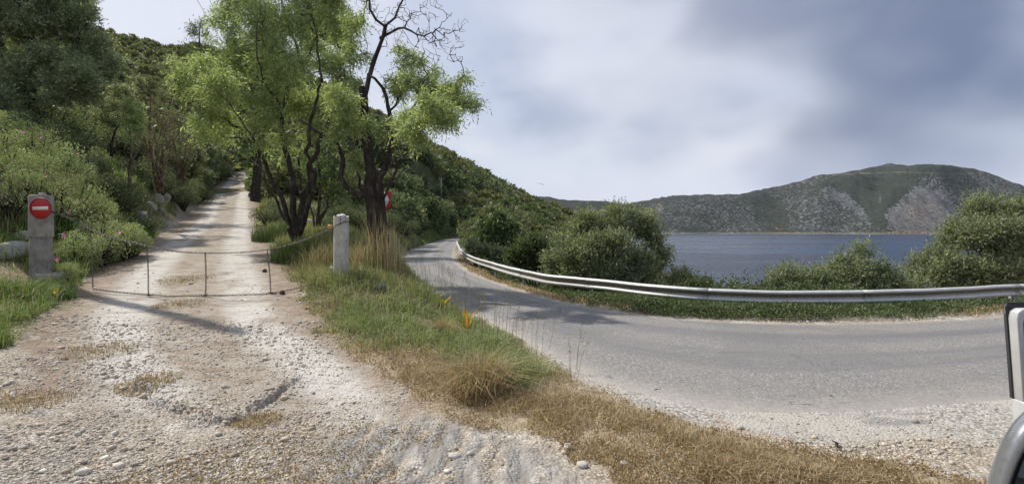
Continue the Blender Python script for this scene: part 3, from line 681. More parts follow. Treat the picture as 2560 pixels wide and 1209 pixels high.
# ---- right tree beside the sign: thick dark trunks, dead top, leafy right side
def tree_right():
    Y = 12.8; r0 = empty('almond_tree', PV(940, 640, Y)); r0.location.z = g0(r0.location.x, Y)
    tag(r0, 'gnarled dark tree with bare dead top branches beside the round white post', 'tree')
    t = Tree(); p = lambda L_: [PV(a, b, Y + (c[0] if c else 0)) for a, b, *c in L_]
    t.limb(p([(945, 655), (940, 600), (935, 540), (930, 480), (928, 440)]), 0.212, 0.136, wig=.02)
    t.limb(p([(948, 650), (960, 600), (952, 540), (948, 480), (950, 440)]), 0.162, 0.102, wig=.02)
    t.limb(p([(928, 440), (925, 400), (914, 340), (910, 290), (912, 235), (906, 222)]), 0.132, 0.093, wig=.02)
    t.limb(p([(912, 240), (924, 185), (940, 140), (958, 90), (962, 66)]), 0.064, 0.043, wig=.015)
    t.limb(p([(962, 66), (935, 30), (915, -30), (905, -90)]), 0.038, 0.017, wig=.03)
    t.limb(p([(962, 66), (985, 52), (1000, 15), (1030, -40)]), 0.034, 0.015, wig=.03)
    t.limb(p([(950, 96), (985, 76), (1020, 75, -.3), (1045, 90, -.5), (1080, 85, -.8)]), 0.038, 0.015, wig=.02)
    t.limb(p([(950, 440), (972, 400), (978, 350), (975, 300), (966, 240), (945, 205), (920, 185)]), 0.085, 0.030, wig=.02)
    t.limb(p([(930, 490), (905, 492), (880, 478), (858, 462), (853, 430), (856, 400), (842, 360), (800, 330), (755, 300)]), 0.085, 0.021, wig=.02)
    t.limb(p([(975, 350), (1005, 300, -.4), (1045, 255, -.7), (1090, 220, -1)]), 0.043, 0.017)
    t.limb(p([(955, 500), (985, 440, -.5), (1020, 370, -.8), (1060, 320, -1.), (1110, 290, -1.2)]), 0.038, 0.013)
    t.limb(p([(966, 300), (1000, 240, .4), (1030, 180, .5), (1060, 130, .6)]), 0.034, 0.013)
    t.limb(p([(912, 300), (890, 280, -.2), (860, 275, -.4), (820, 290, -.6)]), 0.025, 0.010)
    t.limb(p([(930, 520), (900, 460, .8), (890, 380, 1), (880, 300, 1.2), (870, 220, 1.3)]), 0.051, 0.017)
    t.limb(p([(940, 480), (1000, 440, .6), (1030, 410, 1)]), 0.025, 0.010)
    R = lambda px: px / F * Y
    bl = lambda L_: split([(PV(a, b, Y + d), R(r), .9) for a, b, r, d in L_])
    GB = bl([(1070, 190, 62, -.4), (1130, 245, 55, -.8), (1060, 280, 62, -1.6), (1085, 250, 40, -2.3), (1015, 140, 45, .5), (1170, 250, 34, -1.), (1030, 325, 42, -2.0), (1100, 300, 45, -2.2), (985, 230, 50, .5),
                (840, 250, 55, -.5), (890, 300, 45, -.3), (850, 320, 40, -.3), (905, 400, 40, .6), (960, 330, 40, .8), (880, 210, 42, 1), (1190, 258, 24, -1.2), (1160, 200, 26, -.8), (1125, 300, 26, -1.5), (895, 140, 45, .8), (885, 60, 38, .8)])
    t.crown(GB, 300, seg=.16, sag=.03)
    leafy = t.n
    n1 = t.n
    t.crown(bl([(1010, 60, 70, -.2), (1060, 95, 75, -.6), (1110, 110, 55, -.8), (950, 20, 60, 0), (900, 20, 50, .2), (1080, 40, 60, -.3), (1020, -40, 90, 0), (1130, 60, 40, -.6), (1140, 130, 30, -.8), (1155, 95, 28, -.8), (1000, 110, 40, .2), (900, 100, 45, 0), (800, 370, 50, -.2), (740, 290, 40, -.2), (900, 430, 40, -.3), (960, 440, 40, -.3)]), 120, seg=.13, sag=.02)
    t.wood(M_BARK, 'trunk', r0, tipr=.0045, pw=.38, maxr=.045)
    t.r[n1:t.n] = 1
    t.foliage(M_LEAF, 9.5, .095, .018, WILLOW, 'crown', r0, spread=.07, hang=-.5, sp=dict(blobs=GB, dens=34, nl=8, Ls=.30, up=-.1, hang=.5, shell=.2))
    return r0
# ---- big many-stemmed tree in the middle
def tree_mid():
    Y = 15.5; r0 = empty('willow_leaved_tree', PV(742, 585, Y)); r0.location.z = g0(r0.location.x, Y)
    tag(r0, 'big many-stemmed tree with a wide bright green crown between the track and the road', 'tree')
    t = Tree(); p = lambda L_: [PV(a, b, Y + (c[0] if c else 0)) for a, b, *c in L_]
    t.limb(p([(745, 600), (750, 540), (765, 480), (775, 430), (800, 360), (830, 280), (850, 200), (870, 120)]), 0.103, 0.019)
    t.limb(p([(738, 600), (736, 530), (733, 470), (722, 400), (705, 330), (705, 270), (735, 200), (745, 130), (715, 60), (700, -30)]), 0.098, 0.019)
    t.limb(p([(732, 595), (715, 530), (690, 470), (662, 400), (625, 345), (570, 305), (500, 275), (440, 240)]), 0.082, 0.014)
    t.limb(p([(735, 590), (705, 530, .5), (675, 470, .8), (650, 420, 1), (610, 380, 1.4)]), 0.054, 0.014)
    t.limb(p([(748, 590), (775, 500, -.5), (785, 440, -.6), (770, 380, -.8), (775, 300, -.8), (800, 200, -.8), (790, 90, -.6), (765, 0, -.5)]), 0.076, 0.014)
    t.limb(p([(745, 590), (752, 500, 1), (745, 420, 1.4), (760, 330, 1.8), (780, 240, 2)]), 0.060, 0.014)
    t.limb(p([(705, 300), (670, 240, .3), (630, 170, .6), (600, 90, 1), (580, 10, 1)]), 0.038, 0.010)
    t.limb(p([(662, 400), (610, 310, -1), (560, 240, -1.4), (520, 170, -1.6)]), 0.033, 0.010)
    t.limb(p([(735, 200), (770, 140, 0), (800, 60, .2), (830, -20, .4)]), 0.027, 0.010)
    t.limb(p([(705, 270), (660, 200, -1), (640, 100, -1.4), (650, 10, -1.5)]), 0.033, 0.010)
    t.limb(p([(625, 345), (540, 340, .4), (490, 330, .6), (455, 350, .8)]), 0.022, 0.006)
    R = lambda px: px / F * Y
    bl = lambda L_: split([(PV(a, b, Y + d), R(r), .85) for a, b, r, d in L_])
    GB = bl([(480, 205, 50, 0), (530, 160, 62, -.5), (520, 250, 62, -.5), (590, 220, 75, -1), (610, 120, 80, 0), (600, 35, 80, .5), (690, 60, 90, -.5), (690, 160, 90, -1), (770, 60, 90, 0), (815, 140, 72, .3), (845, 60, 66, .5),
                (755, 240, 82, .5), (660, 270, 66, -.5), (815, 240, 66, .5), (860, 190, 46, .5), (560, 310, 55, 0), (450, 170, 34, 0), (700, 340, 55, 0), (790, 330, 52, 1), (495, 320, 45, .3), (740, -60, 110, 0), (610, -60, 90, 0), (850, -40, 80, 0), (640, 330, 50, -.5), (545, 75, 40, 0)])
    t.crown(GB, 115, seg=.2, sag=.03)
    t.wood(M_BARK, 'trunk', r0, tipr=.005, pw=.40, maxr=.05)
    t.foliage(M_LEAF, 8, .105, .021, WILLOW, 'crown', r0, spread=.10, hang=-.45, sp=dict(blobs=GB, dens=30, nl=9, Ls=.36, up=0, hang=.5, shell=.15))
    return r0
def generic_tree(name, label, base, limbs, blobs, dens, mat, cols, per, Ln, Wd, seg=.25, spread=.13, tipr=.006, maxr=.06, group=None, hang=-.1, bark=(1, 1, 1), fol=True, pw=.4, cat='tree', spd=30, nl=9, Ls=.3, up=.3):
    r0 = empty(name, base); r0.location.z = g0(base[0], base[1]); tag(r0, label, cat, group)
    t = Tree()
    for pts, a, b in limbs: t.limb(pts, a, b, step=max(.22, seg))
    t.crown(blobs, dens, seg=seg, sag=.03); t.wood(M_BARK, 'trunk', r0, tipr=tipr, pw=pw, maxr=maxr, col=bark)
    if fol: t.foliage(mat, per, Ln, Wd, cols, 'crown', r0, spread=spread, hang=hang, maxr=.03, sp=dict(blobs=blobs, dens=spd, nl=nl, Ls=Ls, up=up) if spd else None)
    return r0
def recentre(root):
    """children were built in world space: bring them under the Empty without moving them"""
    for c in root.children:
        c.matrix_parent_inverse = Matrix.Translation(-Vector(root.location))
def bls(Y, L_, sq=.9, core=False): return split([(PV(a, b, Y + d), r / F * Y, sq) for a, b, r, d in L_], 5, core)
roots = [tree_right(), tree_mid()]
# olive at the upper left
Y = 21.0; gz = g0(*PV(45, 292, Y)[:2])
roots.append(generic_tree('olive_tree', 'large dark olive tree on the slope at the upper left, arching crown over the bank', PV(45, 300, Y), [
    ([PV(48, 300, Y), PV(42, 270, Y), PV(40, 240, Y), PV(20, 210, Y), PV(-20, 180, Y), PV(-60, 130, Y)], .2, .05), ([PV(50, 300, Y), PV(48, 250, Y), PV(60, 190, Y), PV(75, 120, Y), PV(70, 40, Y)], .17, .05),
    ([PV(52, 290, Y), PV(80, 230, Y), PV(135, 170, Y), PV(180, 120, Y), PV(215, 60, Y)], .13, .04), ([PV(40, 240, Y), PV(10, 160, Y), PV(0, 80, Y), PV(-10, 0, Y)], .1, .04), ([PV(60, 260, Y), PV(120, 240, Y - 1), PV(190, 225, Y - 1), PV(240, 220, Y - 1)], .07, .025),
    ([PV(75, 120, Y), PV(110, 40, Y), PV(120, -40, Y), PV(130, -120, Y)], .06, .03)],
    bls(Y, [(20, 60, 95, 0), (110, 60, 90, 0), (190, 55, 72, 0), (225, 130, 58, 0), (130, 160, 80, -1), (40, 170, 80, -1), (210, 205, 52, -1), (270, 190, 40, 0), (235, 245, 30, -.5), (-60, 100, 110, 0), (-120, 200, 90, 0), (150, -30, 85, 0), (50, -60, 110, 0), (-60, -60, 120, 0), (215, 10, 45, 0), (150, 235, 45, -1), (285, 145, 25, 0), (-40, 250, 70, -2), (100, 230, 35, 1)]), 52,
    M_OLIVE, [tuple(v * 1.3 for v in c) for c in OLIVE[:4] + [(.16, .19, .11)] * 2], 19, .12, .034, seg=.28, spread=.16, maxr=.09))
# pine whose trunk stands at the track's right edge
Y = 33; roots.append(generic_tree('pine_tree', 'tall pine with a straight bare trunk at the right edge of the dirt track', PV(637, 500, Y), [
    ([PV(636, 500, Y), PV(642, 440, Y), PV(650, 380, Y), PV(655, 300, Y), PV(665, 200, Y), PV(680, 100, Y), PV(690, 20, Y)], .30, .08), ([PV(655, 300, Y), PV(620, 260, Y), PV(590, 230, Y)], .07, .03), ([PV(665, 200, Y), PV(720, 150, Y), PV(770, 120, Y)], .08, .03)],
    bls(Y, [(600, 240, 45, 0), (660, 200, 60, 0), (730, 150, 70, 0), (790, 100, 60, 1), (840, 60, 55, 1), (820, 10, 60, 1), (690, 60, 70, 0), (860, 110, 40, 1), (760, 30, 70, 0), (640, 120, 50, 0), (700, 280, 45, 0), (620, 320, 32, 0), (590, 360, 26, 0)], .75), 18, M_SCRUB, PINE, 16, .22, .035, seg=.45, spread=.24, maxr=.1, spd=9, nl=14, Ls=.4))
Y = 36; roots.append(generic_tree('pine_tree', 'slender pine top showing against the sky left of the big green crown', PV(495, 380, Y), [
    ([PV(495, 400, Y), PV(497, 250, Y), PV(498, 120, Y), PV(500, 60, Y)], .14, .03)],
    bls(Y, [(480, 85, 17, 0), (500, 65, 18, 0), (515, 90, 17, 0), (490, 120, 20, 0), (510, 130, 20, 0), (495, 165, 24, 0), (495, 210, 26, 0)], 1.0), 28, M_SCRUB, PINE, 9, .25, .035, seg=.4, spread=.18, hang=.4, spd=7, nl=10, Ls=.5, up=.8))
# small trees between the olive and the track
Y = 19.5; roots.append(generic_tree('almond_sapling', 'slim sapling with fresh light green leaves on the bank left of the track', PV(322, 470, Y), [
    ([PV(322, 475, Y), PV(323, 420, Y), PV(328, 370, Y), PV(325, 320, Y), PV(335, 270, Y)], .05, .02), ([PV(323, 420, Y), PV(345, 380, Y), PV(350, 320, Y)], .03, .012)],
    bls(Y, [(325, 265, 20, 0), (345, 290, 25, 0), (318, 305, 24, 0), (350, 320, 20, 0), (325, 345, 16, 0)]), 200, M_LEAF, WILLOW, 7, .11, .03, seg=.2, spread=.08, bark=(2.5, 2.4, 2.2)))
Y = 24; roots.append(generic_tree('olive_tree', 'small grey green olive tree standing just right of the large dark olive', PV(275, 380, Y), [
    ([PV(278, 390, Y), PV(275, 350, Y), PV(262, 325, Y), PV(240, 300, Y)], .07, .03), ([PV(278, 385, Y), PV(285, 340, Y), PV(305, 300, Y), PV(315, 250, Y)], .06, .02)],
    bls(Y, [(300, 235, 34, 0), (325, 260, 26, 0), (275, 270, 34, 0), (245, 310, 28, 0), (290, 300, 26, 0), (350, 215, 30, 2)]), 85, M_OLIVE, OLIVE[2:], 9, .11, .03, seg=.25, spread=.12))
for k, (bx, by, Y, hs, lab) in enumerate([(398, 470, 21, 190, 'leafless grey brown thicket with thin upright stems, the left one beside the track bank'), (452, 455, 25, 170, 'leafless grey brown thicket arching over the left edge of the track'), (372, 440, 26, 210, 'pale twiggy thicket behind the light green sapling')]):
    lm = []; 
    for q in range(6):
        dx = (q - 2.5) * 14 + RNG.normal() * 6; lm.append(([PV(bx + q * 3 - 8, by + 8, Y), PV(bx + dx * .5, by - hs * .35, Y + RNG.normal() * .3), PV(bx + dx * 1.3, by - hs * .7, Y + RNG.normal() * .5), PV(bx + dx * 1.8, by - hs, Y + RNG.normal() * .6)], .05, .012))
    roots.append(generic_tree('bare_thicket', lab, PV(bx, by, Y), lm, bls(Y, [(bx + a, by - hs * f, 38, d) for a, f, d in ((-30, .6, 0), (20, .65, .5), (50, .5, 0), (0, .95, 0), (-10, .35, -.5), (40, .9, .4))]), 120, M_LEAF, [(.13, .17, .06), (.10, .12, .05)], 1.5, .09, .025, seg=.2, spread=.1, tipr=.0075, bark=(3.0, 2.6, 2.2), cat='thicket', spd=0))
# small thicket right of the big tree
Y = 17; roots.append(generic_tree('bare_thicket', 'thin stemmed thicket between the big green tree and the gnarled dark tree', PV(790, 575, Y), [
    ([PV(790, 590, Y), PV(795, 520, Y), PV(800, 450, Y), PV(790, 380, Y)], .07, .02), ([PV(790, 585, Y), PV(820, 500, Y), PV(835, 430, Y), PV(850, 390, Y)], .05, .015), ([PV(788, 585, Y), PV(775, 500, Y), PV(760, 440, Y)], .04, .015), ([PV(792, 560, Y), PV(850, 480, Y), (PV(890, 440, Y))], .03, .012)],
    bls(Y, [(800, 440, 45, 0), (840, 420, 40, 0), (780, 400, 40, 0), (850, 480, 35, 0), (820, 370, 45, 0), (830, 520, 22, 0)]), 90, M_LEAF, DKGRN + [(.1, .15, .05)] * 2, 3.2, .09, .03, seg=.2, spread=.1, bark=(1.6, 1.5, 1.4), cat='thicket', spd=12))

# ---- olives and bushes beyond the guardrail
def olive_bush(name, label, base, Y, blobs, dens, cols, per, Ln, Wd, mat=None, sq=.9, spread=.13, seg=.28, cat='tree', group=None, hang=.35, spd=90, Ls=.42):
    bx, by = base; top = min(b[1] for b in blobs); lm = []
    X0 = PV(bx, by, Y)[0]; gz = g0(X0, Y)
    for (a, b, r, d) in blobs[:: max(1, len(blobs) // 7)]:
        q = PV(a, b, Y + d); lm.append(([(X0 + RNG.normal() * .15, Y + RNG.normal() * .15, gz - .1), ((X0 * 2 + q[0]) / 3, (Y * 2 + q[1]) / 3 + RNG.normal() * .2, gz + (q[2] - gz) * .45), q], .055, .012))
    r0 = generic_tree(name, label, (X0, Y, gz), lm, bls(Y, blobs, sq, True), dens, mat or M_OLIVE, cols, per, Ln, Wd, seg=seg, spread=spread, hang=hang, group=group, cat=cat, spd=spd, Ls=Ls, up=.6)
    return r0
OB = OLIVE
roots.append(olive_bush('olive_tree', 'broad silvery olive tree standing behind the guardrail in the centre', (1545, 700), 16, [
    (1450, 580, 30, 0), (1490, 560, 32, 0), (1545, 548, 32, 0), (1600, 575, 34, 0), (1635, 600, 26, 0), (1640, 660, 30, 0), (1600, 650, 42, -.5), (1540, 620, 48, -.8), (1480, 620, 44, -.6), (1430, 640, 40, -.4), (1385, 660, 30, 0), (1500, 690, 42, -.8), (1570, 700, 42, -.6), (1630, 705, 28, 0), (1410, 610, 24, 0), (1440, 690, 34, -.5), (1575, 533, 16, 0), (1462, 540, 16, 0), (1540, 530, 18, 0), (1610, 550, 22, 0), (1520, 725, 40, -.5), (1600, 730, 36, -.5), (1460, 720, 36, -.5), (1655, 640, 20, 0), (1390, 700, 30, 0)], 95, OB, 14, .085, .026, spread=.13, seg=.24))
roots.append(olive_bush('olive_tree', 'green rounded bush tree directly left of the broad silvery olive', (1340, 680), 19, [
    (1300, 620, 26, 0), (1335, 610, 26, 0), (1365, 630, 24, 0), (1320, 650, 28, 0), (1285, 650, 22, 0), (1350, 660, 24, 0)], 70, [(.09, .12, .05), (.12, .15, .07), (.07, .09, .04)], 12, .11, .035))
roots.append(olive_bush('evergreen_tree', 'dark evergreen tree rising right of where the asphalt road disappears', (1235, 640), 33, [
    (1215, 575, 24, 0), (1245, 560, 24, 0), (1275, 570, 22, 0), (1235, 600, 30, 0), (1270, 605, 26, 0), (1205, 605, 20, 0), (1250, 545, 12, 0)], 40, DKGRN, 14, .2, .09, mat=M_SCRUB, spread=.22, seg=.4, hang=0, spd=20, Ls=.4))
roots.append(olive_bush('olive_bush', 'low grey green bush behind the far bend of the guardrail', (1210, 655), 27, [
    (1175, 615, 14, 0), (1200, 625, 22, 0), (1235, 635, 22, 0), (1260, 648, 18, 0), (1180, 635, 16, 0)], 50, OB[:5], 12, .14, .05, cat='bush', spd=30))
roots.append(olive_bush('olive_bush', 'small olive bush at the foot of the broad silvery olive, against the water', (1715, 720), 15.5, [
    (1700, 697, 20, 0), (1725, 705, 18, 0), (1680, 712, 18, 0), (1740, 718, 12, 0)], 120, OB, 11, .10, .028, cat='bush'))
roots.append(olive_bush('olive_tree', 'silvery olive with a pointed top rising over the guardrail in front of the water', (2150, 735), 14, [
    (2135, 650, 20, 0), (2160, 632, 20, 0), (2150, 622, 12, 0), (2300, 715, 22, 0), (2070, 700, 24, 0), (2105, 650, 16, 0), (2095, 680, 26, 0), (2140, 690, 34, -.3), (2185, 680, 28, 0), (2210, 700, 26, 0), (2240, 712, 24, 0), (2110, 715, 28, -.3), (2180, 720, 30, -.3), (2260, 725, 18, 0)], 120, OB, 13, .08, .025))
roots.append(olive_bush('olive_bush', 'low spreading olive left of the pointed silvery one behind the guardrail', (1990, 735), 13.6, [
    (1940, 705, 20, 0), (1975, 690, 20, 0), (2010, 695, 22, 0), (2040, 700, 22, 0), (2065, 705, 20, 0), (1960, 722, 22, 0), (2010, 722, 24, 0), (1920, 725, 14, 0), (2055, 725, 20, 0)], 120, OB, 13, .08, .025, cat='bush'))
roots.append(olive_bush('olive_tree', 'large leafy olive tree behind the guardrail at the right edge of the view', (2450, 740), 15.5, [
    (2440, 530, 30, 0), (2480, 525, 34, 0), (2530, 530, 36, 0), (2575, 530, 40, 0), (2400, 570, 30, 0), (2380, 610, 34, 0), (2335, 640, 28, 0), (2295, 660, 24, 0), (2440, 590, 44, -.5), (2500, 600, 50, -.6), (2560, 610, 50, -.6), (2400, 660, 42, -.5),
    (2460, 680, 46, -.8), (2530, 690, 50, -.8), (2600, 680, 60, 0), (2330, 690, 34, -.4), (2640, 590, 60, 0), (2380, 720, 34, -.5), (2430, 725, 30, -.8), (2500, 730, 30, -.8), (2290, 700, 22, 0)], 80, OB, 14, .085, .026, seg=.25))
roots.append(olive_bush('dark_shrub', 'low dark green shrub showing just above the guardrail against the water', (1820, 735), 12.4, [
    (1770, 722, 11, 0), (1795, 718, 10, 0), (1825, 717, 12, 0), (1855, 720, 11, 0), (1885, 722, 10, 0), (1905, 728, 8, 0)], 260, DKGRN, 8, .07, .03, mat=M_SCRUB, seg=.15, spread=.08, cat='shrub', hang=.2))
for r_ in roots: recentre(r_)

# ---- shrub shapes used on the hillside and banks
def shrub_mesh(name, nl, lf, cols, r=1.0, h=1.0, stems=True, lobes=9, mat=None, up=.3, asp=.35, rl=(.32, .28), tv=.2):
    mb = MB(); d = unit(lobes); d[:, 2] = np.abs(d[:, 2]) * .9
    C = d * r * .55 * np.array([1, 1, h]); C[:, 2] += r * h * .45; R = r * (rl[0] + rl[1] * RNG.random(lobes)); C *= (.6 + .75 * RNG.random((lobes, 1)))
    k = RNG.integers(0, lobes, nl); dd = unit(nl); rr = R[k] * (.55 + .5 * RNG.random(nl))
    pnt = C[k] + dd * rr[:, None] * np.array([1, 1, h]); pnt[:, 2] = np.maximum(pnt[:, 2], .02 * r)
    shade = (1 - tv + 2 * tv * RNG.random(lobes))[k][:, None]
    dr = dd * .7 + unit(nl) * .7; dr[:, 2] += up
    leaves(mb, pnt, dr, lf, lf * asp, pal(nl, cols) * shade)
    m = [mat or M_SCRUB]
    if stems:
        for i in range(lobes): mb.tube([(0, 0, -.15 * r), tuple(C[i] * .5), tuple(C[i])], [.04 * r, .025 * r, .01 * r], 4, False, (.06, .05, .04))
    return mb.data(name, m[0])
DK = [(0.078, 0.108, 0.049), (0.112, 0.148, 0.065), (0.143, 0.179, 0.078), (0.094, 0.123, 0.058)]
MD = [(0.149, 0.173, 0.09), (0.193, 0.217, 0.116), (0.124, 0.148, 0.071), (0.236, 0.248, 0.141)]
YL = [(.17, .185, .08), (.22, .225, .10), (.14, .15, .065)]
wood = [shrub_mesh('oak', 2600, .20, p_, 1, 1.05, True, lb, up=.1, asp=.5) for p_, lb in ((DK, 8), (DK, 11), (DK, 13), (MD, 10), (MD, 12), (YL, 9))]
def place_wood():
    Xc = []; 
    n = 70000; x = RNG.uniform(-150, 45, n); y = RNG.uniform(6, 270, n)
    z = ground(x, y, False); qx, qy = proj(x, y, z)
    rd = sdpoly(ROADP, x, y); q = np.abs(track_coord(x, y)); left = (qx < 480)
    ok = (z > WATER + .5) & (qx > -1400) & (qx < 1500) & (rd > 1.6) & ((q > 1.5)) & ((y > 30) | (qx < -150))
    ok &= ~((qx > 560) & (qx < 960) & (y < 36)) & ~((qx > 1000) & (y < 55) & (rd < 2.6)) & ~((x > -4) & (y < 36))
    ok &= ~((qx < 470) & (y < 34) & (qx > -150)) & ~((qx <= -150) & (np.hypot(x, y) < 17))
    x, y, z = x[ok], y[ok], z[ok]; out = []; cell = {}
    for i in range(len(x)):
        sp = 1.7 if y[i] < 90 else 2.3
        if qx_is_left(x[i], y[i]) : sp *= 1.5
        key = (int(x[i] // 3), int(y[i] // 3)); bad = False
        for a in (-1, 0, 1):
            for b in (-1, 0, 1):
                for (u, v) in cell.get((key[0] + a, key[1] + b), ()):
                    if (u - x[i]) ** 2 + (v - y[i]) ** 2 < sp * sp: bad = True
        if bad: continue
        cell.setdefault(key, []).append((x[i], y[i])); out.append((x[i], y[i], z[i]))
    return np.array(out)
def qx_is_left(x, y): return (x / y * F + HX) < 470
spots = place_wood()
# keep what the camera side of the hill can show: drop spots hidden behind the ground
def visible(p, lift=2.0):
    t = np.linspace(.05, .97, 40)[None]; X = p[:, :1] * t; Yv = p[:, 1:2] * t; Zr = CAMZ + (p[:, 2:3] + lift - CAMZ) * t
    return (ground(X, Yv, False) < Zr + .3).all(1)
spots = spots[visible(spots)]
size = .9 + 1.0 * RNG.random(len(spots)); size *= np.where((spots[:, 0] / spots[:, 1] * F + HX) < 470, .7, 1.0) * np.where(spots[:, 1] > 90, 1.25, 1.0)
qx, qy = proj(spots[:, 0], spots[:, 1], spots[:, 2])
inview = (qx > 930) & (qx < 1450)
score = size / spots[:, 1] * np.where(inview, 1, .45) * (qx > -20); order = np.argsort(-score)
first = order[:240]; rest = order[240:]
for c, i in enumerate(first):
    x, y, z = spots[i]; me = wood[int(RNG.integers(3, 6) if qx_is_left(x, y) else RNG.integers(0, 6))]
    if c == 0: o = link('oak_tree', me); proto = o
    else: o = proto.copy(); o.data = me; COL.objects.link(o)
    s_ = float(size[i]) * 1.25
    o.location = (x, y, z - .15); o.scale = (s_, s_, s_ * float(.85 + .3 * RNG.random())); o.rotation_euler = (0, 0, float(RNG.random() * 6.28))
    tag(o, 'dark green scrub oak on the wooded hillside above the road', 'tree', 'scrub oaks covering the hillside')
def far_wood():
    base = []
    for p_, lb in ((DK, 7), (DK, 9), (MD, 8), (YL, 7)):
        m_ = shrub_mesh('tmp', 420, .42, p_, 1, 1.0, False, lb, up=.1, asp=.6); nv = len(m_.vertices)
        co = np.empty(nv * 3, np.float32); m_.vertices.foreach_get('co', co); cc = np.empty(nv * 4, np.float32); m_.color_attributes['Col'].data.foreach_get('color', cc)
        base.append((co.reshape(-1, 3), cc.reshape(-1, 4)[:, :3])); bpy.data.meshes.remove(m_)
    mb = MB()
    for i in rest:
        co, cc = base[int(RNG.integers(2, 4) if qx_is_left(spots[i][0], spots[i][1]) else RNG.integers(0, 4))]; a = RNG.random() * 6.28; s_ = size[i] * 1.3; c, s = math.cos(a) * s_, math.sin(a) * s_
        V = co @ np.array([[c, s, 0], [-s, c, 0], [0, 0, s_]]) + spots[i] - (0, 0, .2)
        k = np.arange(len(V) // 4)[:, None] * 4
        mb.add(V, [k + np.array([[0, 1, 2, 3]])], cc * (.85 + .3 * RNG.random()))
    o = mb.build('hillside_scrub', M_SCRUB); tag(o, 'dense dark scrub covering the farther hillside', 'scrub', kind='stuff')
    print('far wood', len(rest), mb.n)
far_wood()

# ------------------------------------------------------------------ ground cover: grass, herbs, stones
def gxyz(x, y): return np.stack([x, y, ground(x, y)], -1)
def blades(mb, B, h, wd, cols, lean=.35, seed_head=False, curl=.5):
    n = len(B); a = RNG.random(n) * 6.283; d = np.stack([np.cos(a), np.sin(a), 0 * a], -1); b = a + 1.57 + RNG.normal(size=n) * .4
    s = np.stack([np.cos(b), np.sin(b), 0 * b], -1); h = (h * (.45 + .9 * RNG.random(n)))[:, None]; l = np.abs(RNG.normal(size=(n, 1))) * lean
    z = np.array([[0, 0, 1.0]]); w_ = wd * (.7 + .6 * RNG.random((n, 1)))
    m = B + d * l * h * .35 + z * h * .55; t = B + d * l * h * (1 + curl * RNG.random((n, 1))) + z * h * (1 - .35 * l.clip(0, 1.4))
    V = np.stack([B - s * w_ * .5 - z * .01, B + s * w_ * .5 - z * .01, m + s * w_ * .42, m - s * w_ * .42, t], 1)
    o = np.arange(n)[:, None] * 5; mb.add(V.reshape(-1, 3), [o + np.array([[0, 1, 2, 3]]), o + np.array([[3, 2, 4]])], np.repeat(cols, 5, 0))
GREENS = [(0.171, 0.221, 0.08), (0.227, 0.288, 0.106), (0.283, 0.334, 0.142), (0.147, 0.178, 0.072), (0.316, 0.326, 0.174)]
STRAW = [(.42, .34, .20), (.34, .26, .15), (.50, .42, .27), (.29, .215, .125), (.38, .30, .185)]
RUST = [(.30, .18, .10), (.32, .235, .14), (.39, .31, .20), (.26, .19, .115), (.45, .37, .25)]
def samp(n, x0, x1, y0, y1, pw=1.0):
    """more samples nearer the front, as the eye would need them"""
    u = RNG.random(n); y = (y0 ** -pw + u * (y1 ** -pw - y0 ** -pw)) ** (-1 / pw); lo = x0; hi = x1
    return RNG.uniform(lo, hi, n) * y, y
def clump_noise(x, y, f, seed): return fbm(x * f, y * f, 3, seed)

def grass_verge():
    mb = MB()
    x, y = samp(300000, -1.0, 1.02, 3.0, 20, .9); m = masks(x, y); keep = (m['verge'] > .5) & (m['road'] > .12); x, y = x[keep], y[keep]; sv = m['sv'][keep]; rd = m['road'][keep]
    dry = ss(.35, .75, clump_noise(x, y, .9, 91) + ss(5.9, 4.3, y) * .62 + ss(-.75, -.1, sv) * ss(9.5, 7, y) * .34 - .10 - .12 * ss(1.3, .4, rd) * ss(4.6, 5.6, y))
    den = clump_noise(x, y, 3.0, 92); keep = RNG.random(len(x)) < np.clip(.35 + (den - .42) * 4, .08, 1) * np.where(y < 4.6, .75, 1)
    x, y, dry, sv = x[keep], y[keep], dry[keep], sv[keep]; B = gxyz(x, y); n = len(x); isdry = RNG.random(n) < dry
    g = pal(n, GREENS); st = pal(n, STRAW); ru = pal(n, RUST); r2 = RNG.random(n)[:, None] < np.where(y[:, None] < 7.5, .45, .6)
    col = np.where(isdry[:, None], np.where(r2, ru, st), g)
    h = np.where(isdry, .14, .15 + .13 * clump_noise(x, y, 1.1, 93)) * np.where(y < 5, .75, 1) * (1 + .5 * ss(7, 12, y)) * ss(0.0, -.5, sv).clip(.35, 1)
    blades(mb, B, h, .0065 * np.clip(y / 6, .8, 2.2)[:, None], col, .8, curl=.9)
    o = mb.build('verge_grass', M_GRASS); tag(o, 'green and straw coloured grass on the verge between track and road', 'grass', kind='stuff'); print('verge', n)
grass_verge()
